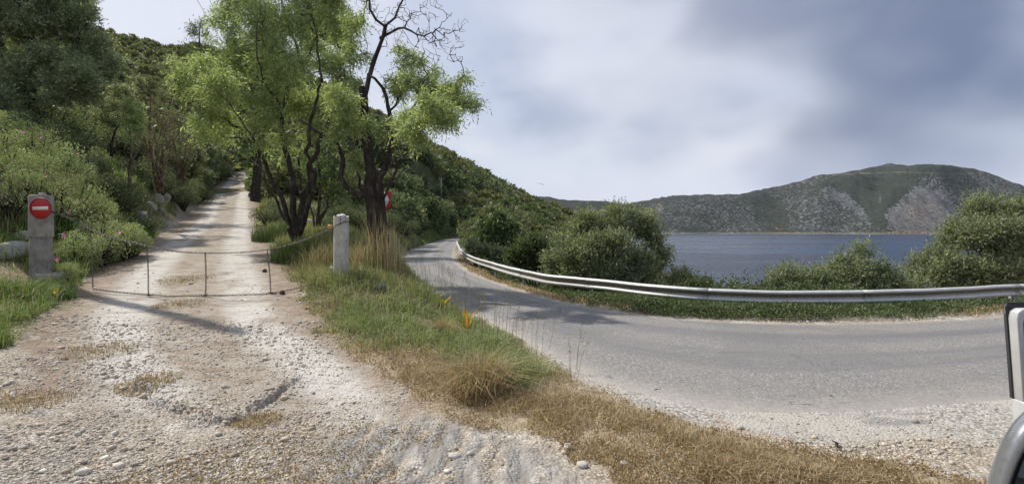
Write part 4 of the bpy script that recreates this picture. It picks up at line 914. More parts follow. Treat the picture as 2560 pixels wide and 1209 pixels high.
def ground_herbs():
    """small creeping leaves and dry crumbs between the blades"""
    mb = MB(); x, y = samp(150000, -1.05, 1.02, 3.0, 14, .9); m = masks(x, y); k = ((m['verge'] > .3) | (m['left'] > .35)) & (m['road'] > .05)
    tr = (~k) & (m['road'] > .3) & (m['track'] < .4) & (m['sho'] < .3) & (clump_noise(x, y, 1.1, 101) > .64) & (RNG.random(len(x)) < .4)
    k = (k & (clump_noise(x, y, 2.6, 102) > .38)) | tr; x, y, tr = x[k], y[k], tr[k]; B = gxyz(x, y); n = len(x); B[:, 2] += RNG.random(n) * np.where(tr, .012, .06)
    dry = (RNG.random(n) < ss(.3, .7, clump_noise(x, y, 1.1, 103) + ss(6.3, 4.5, y) * .45)) | tr
    col = np.where(dry[:, None], pal(n, RUST + [(.20, .16, .07)]), pal(n, [(.09, .13, .04), (.13, .17, .05), (.17, .19, .07)])); d = unit(n); d[:, 2] = np.abs(d[:, 2]) * .5 + .15
    leaves(mb, B, d, .019 * np.clip(y / 5, 1, 2.5), .011 * np.clip(y / 5, 1, 2.5)[:, None], col)
    tag(mb.build('creeping_herbs', M_GRASS), 'creeping dry and green herbs on the bare ground', 'ground cover', kind='stuff')
ground_herbs()
def grass_left():
    mb = MB(); x, y = samp(200000, -1.45, -.3, 4.5, 48, .55); m = masks(x, y); k = (m['left'] > .5) & (m['track'] < .4); x, y = x[k], y[k]
    den = clump_noise(x, y, 1.2, 111); k = RNG.random(len(x)) < np.clip(.25 + (den - .4) * 4, .05, 1); x, y = x[k], y[k]; kk = np.hypot(x + 9.15, (y - 9.3) * .8) > .75; x, y = x[kk], y[kk]; B = gxyz(x, y); n = len(x)
    col = np.where((RNG.random(n) < .14)[:, None], pal(n, STRAW), pal(n, [(.14, .21, .06), (.19, .27, .08), (.24, .31, .11), (.11, .15, .05)]))
    blades(mb, B, (.22 + .28 * clump_noise(x, y, .8, 112)) * np.where(y < 8, .6, 1.0), .010 * np.clip(y / 8, .8, 3)[:, None], col, .6, curl=.9)
    # track side grass further up, both sides, and the bank under the trees
    x, y = samp(90000, -.58, -.16, 9, 75, .3); m = masks(x, y); q = np.abs(m['q']); k = (q > 1.04) & (m['left'] < .6) & (m['verge'] < 2) & (y > 9.5) & (m['road'] > .5); x, y = x[k], y[k]
    k = RNG.random(len(x)) < np.clip(.3 + (clump_noise(x, y, .9, 113) - .4) * 4, .05, 1); x, y = x[k], y[k]; B = gxyz(x, y); n = len(x)
    col = np.where((RNG.random(n) < .3)[:, None], pal(n, STRAW + [(.36, .34, .14)]), pal(n, GREENS))
    blades(mb, B, .30, .014 * np.clip(y / 14, .8, 3)[:, None], col, .5)
    # far left edge of the asphalt road
    x = RNG.uniform(-16, 0, 60000); y = RNG.uniform(12, 110, 60000); rd = sdpoly(ROADP, x, y); k = (rd > .1) & (rd < 2.2) & (x < np.interp(y, [12, 20, 110], [-1.9, -3.2, -9])) ; x, y = x[k], y[k]; B = gxyz(x, y); n = len(x)
    blades(mb, B, .35, .02 * np.clip(y / 20, .8, 4)[:, None], pal(n, GREENS[:4] + [(.07, .11, .03)]), .5)
    tag(mb.build('bank_grass', M_GRASS), 'long soft green grass on the banks beside the track', 'grass', kind='stuff'); print('left', mb.n)
grass_left()
def undergrowth():
    """leafy undergrowth below the guardrail and dry grass along the road's outer edge"""
    mb = MB(); s_ = RNG.random(52000) ** .8 * (len(ER) - 1); i = np.clip(s_.astype(int), 0, len(ER) - 2); f = (s_ - i)[:, None]
    a = ER[i] * (1 - f) + ER[i + 1] * f; t = ER[i + 1] - ER[i]; t /= np.linalg.norm(t, axis=1)[:, None] + 1e-9; nrm = np.stack([-t[:, 1], t[:, 0]], -1)
    nrm *= np.sign((nrm * (a - (EL[i]))).sum(1))[:, None]; off = .12 + RNG.random(len(a)) ** .8 * 3.4; p = a + nrm * off[:, None]; x, y = p[:, 0], p[:, 1]
    rd = sdpoly(ROADP, x, y); qx = x / y * F + HX
    k = (y > 5) & (y < 46) & (rd > .1 + .25 * (fbm(x * 2, y * 2, 3, 121)) ) & (qx < 2750) & (x > -3.2); x, y, rd, qx = x[k], y[k], rd[k], qx[k]
    dryz = ss(1650, 1330, qx) * ss(1.5, .9, rd) + ss(2330, 2450, qx) * .65; kd = RNG.random(len(x)) < dryz
    B = gxyz(x, y); xg, yg = x[kd], y[kd]
    # three blades for every dry sample
    xb = np.repeat(xg, 3) + RNG.normal(size=3 * len(xg)) * .08; yb = np.repeat(yg, 3) + RNG.normal(size=3 * len(xg)) * .08
    blades(mb, gxyz(xb, yb), .13, .010 * np.clip(yb / 9, .8, 3)[:, None], pal(len(xb), STRAW + RUST), .6)
    ko = ~kd; x, y, rd = x[ko], y[ko], rd[ko]; lump = clump_noise(x, y, 1.1, 122) + (clump_noise(x, y, 3.5, 124) - .5) * 1.2
    H = np.minimum((.08 + .20 * ss(.1, .8, rd) + .30 * ss(1.7, 2.6, rd)) * np.clip(.3 + 1.2 * lump, .15, 2), np.where(rd < 1.75, .20, .9)) ; n = len(x); rep = 7
    x = np.repeat(x, rep) + RNG.normal(size=n * rep) * .06; y = np.repeat(y, rep) + RNG.normal(size=n * rep) * .06; H = np.repeat(H, rep)
    z = ground(x, y, False) + H * RNG.random(n * rep) ** .45; d = unit(n * rep); d[:, 2] += .35
    C = np.stack([x, y, z], -1); sc_ = np.clip(y / 10, .9, 3)
    leaves(mb, C, d, .055 * sc_, .024 * sc_[:, None], pal(n * rep, [(.07, .10, .038), (.095, .135, .05), (.06, .085, .03), (.12, .15, .07), (.16, .17, .09)]) * np.repeat(.75 + .5 * clump_noise(x[::rep], y[::rep], 3, 123), rep)[:, None])
    tag(mb.build('undergrowth', M_SCRUB), 'leafy green undergrowth and dry grass below the guardrail', 'undergrowth', kind='stuff')
undergrowth()

def stone_shapes(k=5):
    out = []
    for s in range(k):
        v = []; 
        for a in range(6):
            for b, zz in ((1.0, 0.0), (.75, .55)): pass
        ph = (1 + 5 ** .5) / 2
        V = np.array([(-1, ph, 0), (1, ph, 0), (-1, -ph, 0), (1, -ph, 0), (0, -1, ph), (0, 1, ph), (0, -1, -ph), (0, 1, -ph), (ph, 0, -1), (ph, 0, 1), (-ph, 0, -1), (-ph, 0, 1)], float) / 1.9
        V *= (.7 + .6 * RNG.random((12, 1))); V *= np.array([1, .75 + .2 * RNG.random(), .5 + .2 * RNG.random()])
        out.append(V)
    Fc = np.array([(0, 11, 5), (0, 5, 1), (0, 1, 7), (0, 7, 10), (0, 10, 11), (1, 5, 9), (5, 11, 4), (11, 10, 2), (10, 7, 6), (7, 1, 8), (3, 9, 4), (3, 4, 2), (3, 2, 6), (3, 6, 8), (3, 8, 9), (4, 9, 5), (2, 4, 11), (6, 2, 10), (8, 6, 7), (9, 8, 1)])
    return out, Fc
def stone_mat():
    n = NB('stone'); a = n.noise(30, 5, .7); c = n.mix(1.0, n.attr('Col'), n.ramp(a, [(.25, .6), (.6, 1.0), (.8, 1.25)]), 'MULTIPLY'); n.bump(a, .5, .01); return n.fin(c, .9, spec=.2)
M_STONE = stone_mat()
def pebbles():
    shp, Fc = stone_shapes(8); mb = MB()
    x, y = samp(210000, -1.05, 1.02, 3.05, 13, 1.3); m = masks(x, y); cn = clump_noise(x, y, 1.2, 131); cn2 = clump_noise(x, y, 4, 132)
    slab = np.full(len(x), 9.0); slab = sdpoly(_SLAB, x, y)
    pr = np.clip((cn - .42) * 3 + .25, .02, 1) * .55 + .25 * (slab < .1) * (y < 7.2)
    pr = np.where(m['verge'] > .5, .05 * (cn2 > .5), pr); pr = np.where(m['left'] > .5, .04, pr); pr = np.where(m['sho'] > .5, .2 * (cn2 > .45), pr); pr = np.where((m['track'] > .6) & (y > 7.5), .05, pr)
    pr = np.where(m['rock'] > .5, pr * .35, pr); pr = np.where(m['road'] < .03, .004, pr)
    lip = (np.abs(slab - .03) < .12) & (y < 5.3) & (m['verge'] < .4); pr = np.where(lip, .4, pr)
    k = RNG.random(len(x)) < pr; x, y = x[k], y[k]; lip = lip[k]; n = len(x); B = gxyz(x, y); B[:, 2] = np.maximum(B[:, 2], np.where(m['road'][k] < .03, .03, -9))
    sz = .0058 * np.exp(RNG.normal(size=n) * .5) * (1 + (RNG.random(n) < .035) * 1.3) * np.clip(y / 5, .9, 1.7)
    sz = np.where(lip, sz * 1.35, sz); sz = np.minimum(np.where(m['sho'][k] > .5, sz * .8, sz), np.where(m['road'][k] < .1, .012, .04))
    cols = pal(n, [(.46, .41, .33), (.38, .33, .265), (.54, .49, .41), (.42, .39, .34), (.34, .30, .25), (.48, .40, .31), (.60, .56, .49)], .2)
    for s in range(8):
        j = np.nonzero(np.arange(n) % 8 == s)[0]; a = RNG.random(len(j)) * 6.283; c_, s_ = np.cos(a), np.sin(a); V = shp[s][None] * sz[j][:, None, None] * (.8 + .4 * RNG.random((len(j), 12, 1)))
        X = V[..., 0] * c_[:, None] - V[..., 1] * s_[:, None]; Yv = V[..., 0] * s_[:, None] + V[..., 1] * c_[:, None]
        V = np.stack([X, Yv, V[..., 2]], -1) + B[j][:, None] + np.array([0, 0, 1]) * (sz[j] * .2)[:, None, None]
        mb.add(V.reshape(-1, 3), [(np.arange(len(j))[:, None, None] * 12 + Fc[None]).reshape(-1, 3)], np.repeat(cols[j], 12, 0))
    tag(mb.build('gravel', M_STONE), 'loose pale limestone gravel on the bare ground', 'gravel', kind='stuff'); print('peb', n)
pebbles()
def boulder(name, label, px, py, size, cat='rock', col=(.36, .35, .32), seed=0, sq=.6, group=None, sink=.25, Y=None, nsub=3):
    import bmesh
    bm = bmesh.new(); bmesh.ops.create_icosphere(bm, subdivisions=nsub, radius=1.0); V = np.array([v.co[:] for v in bm.verts])
    Fv = np.array([[v.index for v in f.verts] for f in bm.faces]); bm.free()
    cut = np.random.default_rng(seed + 5).normal(size=(9, 3)); cut /= np.linalg.norm(cut, axis=1)[:, None]; r_ = np.random.default_rng(seed + 9)
    for c in cut:
        d = V @ c; lim = .62 + .25 * r_.random(); V = V - np.maximum(d - lim, 0)[:, None] * c * .9
    nz = fbm(V[:, 0] * 2.5 + seed, V[:, 1] * 2.5 + V[:, 2] * 2, 4, seed); V = V * (.85 + .3 * nz)[:, None] * np.array([1, .8, sq]) * size
    me = mesh(name, V, [Fv], M_STONE, np.ones((len(V), 3)) * col * (.85 + .3 * fbm(V[:, 0] * 30, V[:, 1] * 30 + V[:, 2] * 20, 3, seed))[:, None])
    h_ = hit(px, py) if Y is None else (PV(px, py, Y)[0], Y, None); z = g0(h_[0], h_[1]) if Y is None else PV(px, py, Y)[2]
    o = link(name, me); o.location = (h_[0], h_[1], z + size * sq * (.5 - sink)); o.rotation_euler = (0, 0, seed * 1.3); tag(o, label, cat, group); return o
for k, (px, py, s_, lab) in enumerate([(948, 722, .17, 'rounded lichen grey boulder in the grass right of the round white post'), (30, 640, .42, 'big pale grey boulder behind the post with the red sign, left of it'), (66, 600, .26, 'smaller pale boulder tucked between the big boulder and the post with the red sign')]):
    boulder('boulder', lab, px, py, s_, seed=k, col=(.34, .34, .30))
for k, (px, py, s_) in enumerate([(352, 545, .34), (375, 522, .36), (392, 505, .40), (410, 500, .42), (425, 482, .45), (368, 560, .22), (400, 530, .22), (440, 470, .4), (340, 575, .3), (372, 430, .6)]):
    boulder('bank_rock', 'grey weathered rock at the foot of the bank left of the track', px, py, s_, seed=20 + k, group='rocks along the foot of the bank', col=(.30, .29, .26), sq=.8)
for k, (px, py, s_, lab) in enumerate([(690, 530, .25, 'pale stone in the dry grass beside the big many-stemmed tree'), (770, 562, .28, 'pale flat stone at the foot of the big many-stemmed tree'), (2420, 765, .20, 'pale stone in the dry grass under the guardrail at the far right'), (1315, 705, .06, 'small white stone on the dry outer verge of the road')]):
    boulder('pale_stone', lab, px, py, s_, seed=40 + k, col=(.46, .44, .40))
for k, (px, py, s_) in enumerate([(545, 1088, .035), (140, 928, .03), (1240, 1010, .03), (1137, 1148, .05), (252, 755, .04), (767, 852, .035), (1176, 1140, .03), (665, 1003, .026), (840, 850, .03), (905, 1050, .03), (345, 830, .03), (1420, 1120, .04), (1455, 1165, .045), (210, 1190, .05), (30, 990, .035), (985, 1075, .03), (875, 1085, .025), (1560, 1170, .04)]):
    boulder('loose_stone', 'fist sized pale stone lying loose on the stony dirt', px, py, s_, seed=60 + k, group='loose stones on the dirt', col=(.5, .47, .42), sink=.1, nsub=2)
boulder('loose_stone', 'orange stained stone lying at the edge of the dry grass below the round white post', 768, 772, .05, seed=90, col=(.5, .27, .14), sink=.1, nsub=2)

# ---- flowering shrubs and other bushes on the left bank
CIST = [(0.237, 0.29, 0.144), (0.307, 0.36, 0.201), (0.195, 0.235, 0.115), (0.376, 0.402, 0.23), (0.292, 0.332, 0.132)]
bank_sh = [shrub_mesh('cistus', 5200, .06, CIST, 1, .9, True, 30, up=.5, asp=.42, rl=(.14, .2), tv=.35), shrub_mesh('cistus', 4200, .048, CIST + [(.22, .16, .10)], 1, 1.0, True, 34, up=.6, asp=.42, rl=(.12, .2), tv=.4), shrub_mesh('mastic', 5200, .055, MD + DK, 1, .85, True, 24, up=.2, asp=.5, rl=(.18, .22), tv=.35), shrub_mesh('broom', 4200, .085, [(.22, .26, .11), (.19, .23, .09), (.28, .30, .15)], 1, 1, True, 12, up=1.2, asp=.13)]
fl = NB('petal'); M_PETAL = fl.fin(fl.attr('Col'), .6)
def flower_data(col, cen, r=.032, npet=5):
    mb = MB()
    for k in range(npet):
        a = k / npet * 6.283; p = lambda rr, b, z: (math.cos(a + b) * rr, math.sin(a + b) * rr, z)
        mb.add([(0, 0, 0), p(r * .7, -.6, .008), p(r, -.25, .014), p(r, .25, .014), p(r * .7, .6, .008)], [[(0, 1, 2, 3, 4)]], col)
    mb.lathe([(0, .004), (r * .22, .006), (r * .2, .014), (.0005, .018)], 6, col=cen); return mb.data('flower', M_PETAL)
PINK = flower_data((.62, .16, .42), (.7, .5, .08)); WHITE = flower_data((.75, .75, .68), (.6, .6, .4), .04, 7); YELLOW = flower_data((.85, .55, .03), (.75, .4, .02), .03, 8)
def bank_shrub(kind, px, py, Y, s_, lab, grp, flowers=0, fd=None):
    x = PV(px, py, Y)[0]; z = g0(x, Y); o = link(('cistus_shrub', 'cistus_shrub', 'mastic_shrub', 'broom_shrub')[kind], bank_sh[kind]); o.location = (x, Y, z - .05 * s_); o.rotation_euler = (0, 0, random.random() * 6.28)
    o.scale = (s_, s_, s_ * random.uniform(.85, 1.1)); tag(o, lab, 'shrub', grp); me = bank_sh[kind]
    for _ in range(flowers):
        # sit on a leaf of the outer, camera-facing side
        for _t in range(60):
            v = me.vertices[random.randrange(len(me.vertices))].co
            wv = Matrix.Rotation(o.rotation_euler.z, 3, 'Z') @ Vector(v)
            if wv.y < -.1 and wv.z > .45: break
        f = link('flower', fd); f.parent = o; k = 1.5 / s_; f.location = v * 1.03; f.rotation_euler = (random.uniform(.5, 1.2), 0, random.uniform(-.6, .6) - o.rotation_euler.z); f.scale = (k, k, k)
    return o
sh = [  # kind, px, Y, size, flowers
    (0, 335, 14.2, .5, 4), (0, 300, 13.2, .6, 4), (1, 245, 12.3, .75, 4), (0, 195, 11.4, .55, 3), (1, 150, 12.6, .8, 3), (0, 320, 13.8, .62, 3), (1, 265, 15.6, .55, 4), (0, 215, 14.4, .8, 3), (1, 100, 12.8, .75, 3), (0, 60, 12.6, .7, 2), (1, 20, 12.0, .7, 2),
    (0, 160, 15.4, .85, 3), (1, 90, 15.2, .9, 3), (0, 30, 15.0, .9, 2), (0, -20, 13.4, .9, 0), (1, 120, 11.0, .35, 1), (0, 170, 10.3, .3, 0)]
for kd, px, Y, s_, nf in sh + [(1, 130, 14, .8, 2), (0, 70, 14, .8, 2), (3, 180, 13.4, .7, 0), (3, 40, 13.4, .8, 0), (1, 0, 14.2, .9, 1), (0, 235, 13.2, .6, 2), (3, 270, 14.6, .6, 0), (1, 165, 11.6, .45, 2), (3, 110, 16.5, .9, 0), (0, 20, 17, 1, 0), (1, 200, 16.6, .7, 0)]:
    bank_shrub(kd, px, 0, Y, s_ * 1.3, 'grey green cistus shrub with pink flowers on the bank above the red sign' if nf else 'grey green shrub low on the bank beside the red sign', 'pink flowering shrubs on the bank' if nf else 'plain shrubs low on the bank', nf, PINK)
for kd, px, Y, s_ in [(2, 30, 17.5, .8), (2, 90, 18.5, .8), (2, 150, 18.5, .9), (2, 215, 18.5, .75), (2, 260, 18, .7), (2, 300, 18.5, .7), (2, 350, 19, .6), (2, 10, 20, 1.0), (2, -30, 18, 1.1), (2, 130, 21, 1.0), (2, 200, 22, 1.1), (2, 340, 24, .9), (2, 390, 24, .9), (2, 425, 27, .9), (2, 455, 29, 1.0), (2, 470, 36, 1.1), (2, 492, 38, 1.0),
                       (2, 390, 29, 1.3), (2, 430, 34, 1.5), (2, 355, 30, 1.3), (2, 470, 43, 1.6), (2, 500, 48, 1.6), (2, 530, 58, 1.7), (2, 555, 70, 1.8), (2, 300, 28, 1.4), (2, 250, 30, 1.5), (2, 415, 40, 2.0), (2, 500, 58, 2.2), (2, 540, 72, 2.4)]:
    bank_shrub(kd, px, 0, Y, s_ * 1.45, 'dark green mastic shrub on the shaded slope left of the track', 'dark shrubs on the slope left of the track')
for kd, px, Y, s_ in [(2, 670, 24, .8), (2, 700, 27, 1.0), (2, 825, 19, .55), (2, 850, 21, .8), (2, 800, 24, 1.0), (2, 760, 28, 1.2), (2, 880, 24, 1.0), (2, 905, 21, .8), (2, 930, 27, 1.1), (2, 720, 36, 1.4), (2, 690, 46, 1.4), (2, 665, 60, 1.7), (2, 840, 30, 1.5), (2, 780, 38, 1.8), (2, 900, 31, 1.5), (2, 960, 33, 1.3), (2, 650, 75, 2.0), (2, 985, 36, 1.2), (2, 1010, 42, 1.5), (2, 740, 50, 2.2), (2, 690, 66, 2.4)]:
    bank_shrub(kd, px, 0, Y, s_ * 1.1, 'dark green mastic shrub behind the roadside trees', 'dark shrubs behind the roadside trees')
def tussock(name, label, px, py, n, h, wd, cols, lean=.5, R=.2, Y=None, cat='grass clump', up=None):
    x, y, z = hit(px, py) if Y is None else (PV(px, py, Y)[0], Y, 0); a = RNG.random(n) * 6.283; r = R * RNG.random(n) ** .7
    bx, by = x + np.cos(a) * r, y + np.sin(a) * r; B = gxyz(bx, by); mb = MB(); blades(mb, B - [x, y, 0], np.full(n, h), wd, pal(n, cols), lean, curl=.4)
    o = mb.build(name, M_GRASS); o.location = (x, y, 0); tag(o, label, cat); return o
tussock('dry_tussock', 'large dry tussock of straw stems on the verge near the dirt', 1200, 985, 1000, .40, .006, STRAW + RUST[:3] + [(.25, .27, .12)], 1.0, .30)
tussock('dry_tussock', 'small straw tussock above the large one on the grassy verge', 1115, 845, 500, .28, .007, STRAW, .7, .14)
tussock('tall_dry_grass', 'tall straw stems standing at the foot of the gnarled dark tree', 965, 690, 260, 1.15, .012, STRAW + [(.45, .38, .25)], .25, .45)
tussock('tall_dry_grass', 'thin straw stems fanning out beside the round white post', 900, 680, 260, .75, .009, STRAW + [(.2, .2, .1)], .5, .3)
tussock('tall_dry_grass', 'thin straw stems left of the round white post', 800, 672, 260, .62, .009, STRAW + [(.2, .22, .1)], .55, .35)
tussock('tall_green_grass', 'long bright green grass tuft on the bank right of the red sign post', 215, 640, 1600, .75, .011, [(.10, .19, .035), (.14, .24, .05), (.18, .26, .08)], .55, .75)
tussock('tall_green_grass', 'long green grass tuft at the bank foot nearer the track bend', 310, 600, 1100, .7, .012, [(.10, .18, .035), (.14, .23, .05), (.17, .24, .08)], .5, .7)
tussock('tall_green_grass', 'dark green grass hanging round the foot of the red sign post', 95, 745, 1300, .26, .009, [(.06, .11, .03), (.09, .15, .04), (.13, .18, .06)], .8, .5)
tussock('tall_green_grass', 'tuft of blue green grass at the right edge of the track below the big tree', 690, 600, 2200, .55, .011, [(.08, .13, .05), (.11, .16, .06), (.07, .10, .035), (.22, .22, .12)], .4, .8)
tussock('tall_green_grass', 'green grass tuft left of the round white post', 740, 650, 1500, .5, .01, [(.09, .14, .045), (.12, .18, .05), (.16, .2, .08)], .4, .6)
for (px, py, n, h, R) in [(1010, 745, 60, .75, 1.0), (1120, 790, 36, .75, .7), (1260, 880, 30, .62, .7), (1440, 935, 5, .45, .1), (1200, 830, 26, .7, .5)]:
    x, y, z = hit(px, py); a = RNG.random(n) * 6.283; r = R * RNG.random(n) ** .6; bx, by = x + np.cos(a) * r, y + np.sin(a) * r; B = gxyz(bx, by) - [x, y, 0]; mb = MB()
    for i in range(n):
        hh = h * random.uniform(.6, 1.15); dx, dy = random.gauss(0, .12) * hh, random.gauss(0, .12) * hh
        mb.tube([B[i], B[i] + [dx * .4, dy * .4, hh * .6], B[i] + [dx, dy, hh]], [.0022, .0016, .001], 3, False, (.20, .17, .09))
        for q in range(4): leaves(mb, (B[i] + [dx, dy, hh])[None] + RNG.normal(size=(3, 3)) * [.012, .012, .02] - [0, 0, q * .035], np.array([[dx, dy, .3]]) + unit(3) * .3, .03, .007, pal(3, [(.26, .22, .12), (.2, .2, .09)]))
    o = mb.build('oat_grass', M_GRASS); o.location = (x, y, 0); tag(o, {1010: 'thin wild oat stems at the verge edge nearest the gnarled tree', 1120: 'thin wild oat stems in front of the road beside the yellow leaved plant', 1260: 'thin wild oat stems leaning over the road edge below the yellow leaved plant', 1440: 'single thin dark grass stems standing by the pale gravel edge', 1200: 'thin wild oat stems just right of the yellow leaved plant'}[px], 'grass stems')
def strap_plant(label, px, py, n, h, cols, wd=.035, Y=None):
    x, y, z = hit(px, py) if Y is None else (PV(px, py, Y)[0], Y, 0); r0 = empty('strap_leaved_plant', (x, y, g0(x, y))); tag(r0, label, 'plant')
    for i in range(n):
        a = random.random() * 6.283; hh = h * random.uniform(.6, 1.1); ln = random.uniform(.1, .8); mb = MB(); L_ = []; c = cols[i % len(cols)]
        for t in np.linspace(0, 1, 7): L_.append((math.cos(a) * ln * hh * t ** 1.6, math.sin(a) * ln * hh * t ** 1.6, hh * (t - .35 * ln * t * t)))
        b = a + 1.57 + random.uniform(-.5, .5); V = []
        for t, q in zip(np.linspace(0, 1, 7), L_):
            w_ = wd * math.sin(math.pi * min(1, .18 + .82 * t)) * .5 + .001; V += [(q[0] - math.cos(b) * w_, q[1] - math.sin(b) * w_, q[2]), (q[0], q[1], q[2] - w_ * .4), (q[0] + math.cos(b) * w_, q[1] + math.sin(b) * w_, q[2])]
        mb.add(V, [[(3 * k + j, 3 * k + j + 1, 3 * k + j + 4, 3 * k + j + 3) for k in range(6) for j in (0, 1)]], c); mb.build('leaf', M_LEAF, r0)
    return r0
YG = [(.16, .24, .04), (.55, .42, .04), (.20, .27, .05), (.12, .19, .04), (.60, .30, .04), (.30, .33, .06)]
strap_plant('broad strap leaved plant turning yellow near the road edge of the verge', 1165, 845, 14, .5, YG)
strap_plant('smaller strap leaved plant with an orange tipped leaf further up the verge', 1105, 775, 8, .38, YG)
strap_plant('tuft of yellow strap leaves at the right edge of the dirt track', 648, 535, 10, .5, [(.6, .5, .08), (.45, .45, .1), (.25, .3, .08)], .05)
strap_plant('tuft of green strap leaves at the track edge nearer the gate', 642, 570, 10, .4, [(.14, .24, .04), (.2, .28, .06), (.55, .45, .06)], .05)
strap_plant('withered yellow strap leaves on the outer verge below the guardrail', 1400, 735, 9, .28, [(.6, .55, .2), (.55, .45, .12), (.5, .5, .2)], .05)
def clock_flower(label, px, py, Y, h, data, s_, name, cat='flower'):
    x = PV(px, py, Y)[0]; z = g0(x, Y); zt = PV(px, py, Y)[2]; r0 = empty(name, (x, Y, z)); tag(r0, label, cat)
    mb = MB(); mb.tube([(0, 0, 0), (.01, 0, (zt - z) * .5), (0, 0, zt - z)], .003, 5, False, (.14, .2, .06)); mb.build('stem', M_GRASS, r0)
    if data is None:
        m2 = MB(); d = unit(260); 
        for v in d: m2.add([v * .006, v * s_ + unit(1)[0] * .003, v * s_ * .97 + unit(1)[0] * .004], [[(0, 1, 2)]], (.7, .68, .62))
        m2.lathe([(.001, -.006), (.007, 0), (.001, .006)], 6, col=(.25, .2, .12)); m2.build('seed_head', M_PETAL, r0, loc=(0, 0, zt - z))
    else:
        f = link('flower_head', data, r0, (0, 0, zt - z)); f.rotation_euler = (1.0, 0, 0); f.scale = (s_,) * 3
clock_flower('white dandelion clock in the grass below the round white post', 870, 733, 9.0, .2, None, .03, 'dandelion')
clock_flower('white dandelion clock just left of the round white post', 828, 668, 9.7, .2, None, .03, 'dandelion')
clock_flower('single yellow daisy in front of the red sign post', 142, 727, 8.4, .2, YELLOW, 1.6, 'yellow_daisy')
for k, (px, py, Y) in enumerate([(163, 542, 11), (195, 575, 10.8), (152, 585, 10.5), (40, 380, 14.5), (62, 410, 13.8), (20, 345, 16), (110, 425, 13), (200, 590, 10.9), (45, 345, 16), (15, 420, 13)]):
    x, _, zt = PV(px, py, Y); z = g0(x, Y); r0 = empty('white_umbel', (x, Y, z)); tag(r0, 'flat white umbel flower standing among the bank shrubs', 'flower', 'white umbel flowers on the bank')
    mb = MB(); mb.tube([(0, 0, 0), (.02, 0, max(.2, zt - z))], .004, 4, False, (.14, .2, .06)); mb.build('stem', M_GRASS, r0)
    m2 = MB(); 
    for q in range(14): a = q * 2.4; r = .011 * math.sqrt(q); m2.lathe([(.001, -.004), (.007, 0), (.005, .004), (.001, .005)], 5, (math.cos(a) * r, math.sin(a) * r, max(.2, zt - z)), (.72, .72, .66))
    m2.build('flower_head', M_PETAL, r0)

for px, py, n, R_, lab in ((460, 700, 900, .55, 'patch of dry brown weeds on the track just behind the lower chain'), (450, 762, 700, .4, 'patch of dry brown weeds on the track in front of the lower chain'), (370, 965, 700, .28, 'thin patch of dry brown weeds left of the broken concrete edge'), (640, 1052, 500, .2, 'dry weeds along the foot of the broken concrete edge'), (250, 880, 700, .4, 'straggling dry weeds at the left side of the stony forecourt'), (60, 1010, 600, .35, 'low dry weeds at the far lower left among the gravel')):
    tussock('dry_weed_patch', lab, px, py, n, .045, .006, RUST + [(.20, .17, .08)], 1.2, R_, cat='weeds')

# ------------------------------------------------------------------ posts, sign, chains
def concrete(name, lo, mid, hi, stain):
    n = NB(name); ob = n.obj.outputs['Object']; a = n.noise(6, 6, .65, ob); b = n.noise(70, 4, .7, ob); st = n.noise(5, 5, .7, ob, sc=(3, 3, .5))
    c = n.ramp(a, [(.3, lo), (.5, mid), (.72, hi)]); c = n.mix(n.mr(st, .56, .68, 0, .6), c, stain); c = n.mix(n.mr(b, .62, .7, 0, .6), c, tuple(x * .4 for x in mid))
    c = n.mix(1.0, c, n.attr('Col'), 'MULTIPLY'); n.bump(n.math('ADD', a, b), .6, .01); return n.fin(c, .9, spec=.2)
M_CONC = concrete('old_concrete', (.17, .158, .135), (.28, .262, .23), (.37, .35, .31), (.10, .075, .055))
M_CONC2 = concrete('pale_concrete', (.32, .31, .27), (.42, .405, .36), (.54, .52, .47), (.24, .22, .19))
M_IRON = simple('rusty_iron', (.075, .055, .042), .75, .4, .3, 60, .4)
M_CHAIN = simple('chain_steel', (.16, .145, .125), .55, .7, .5, 90, .35)
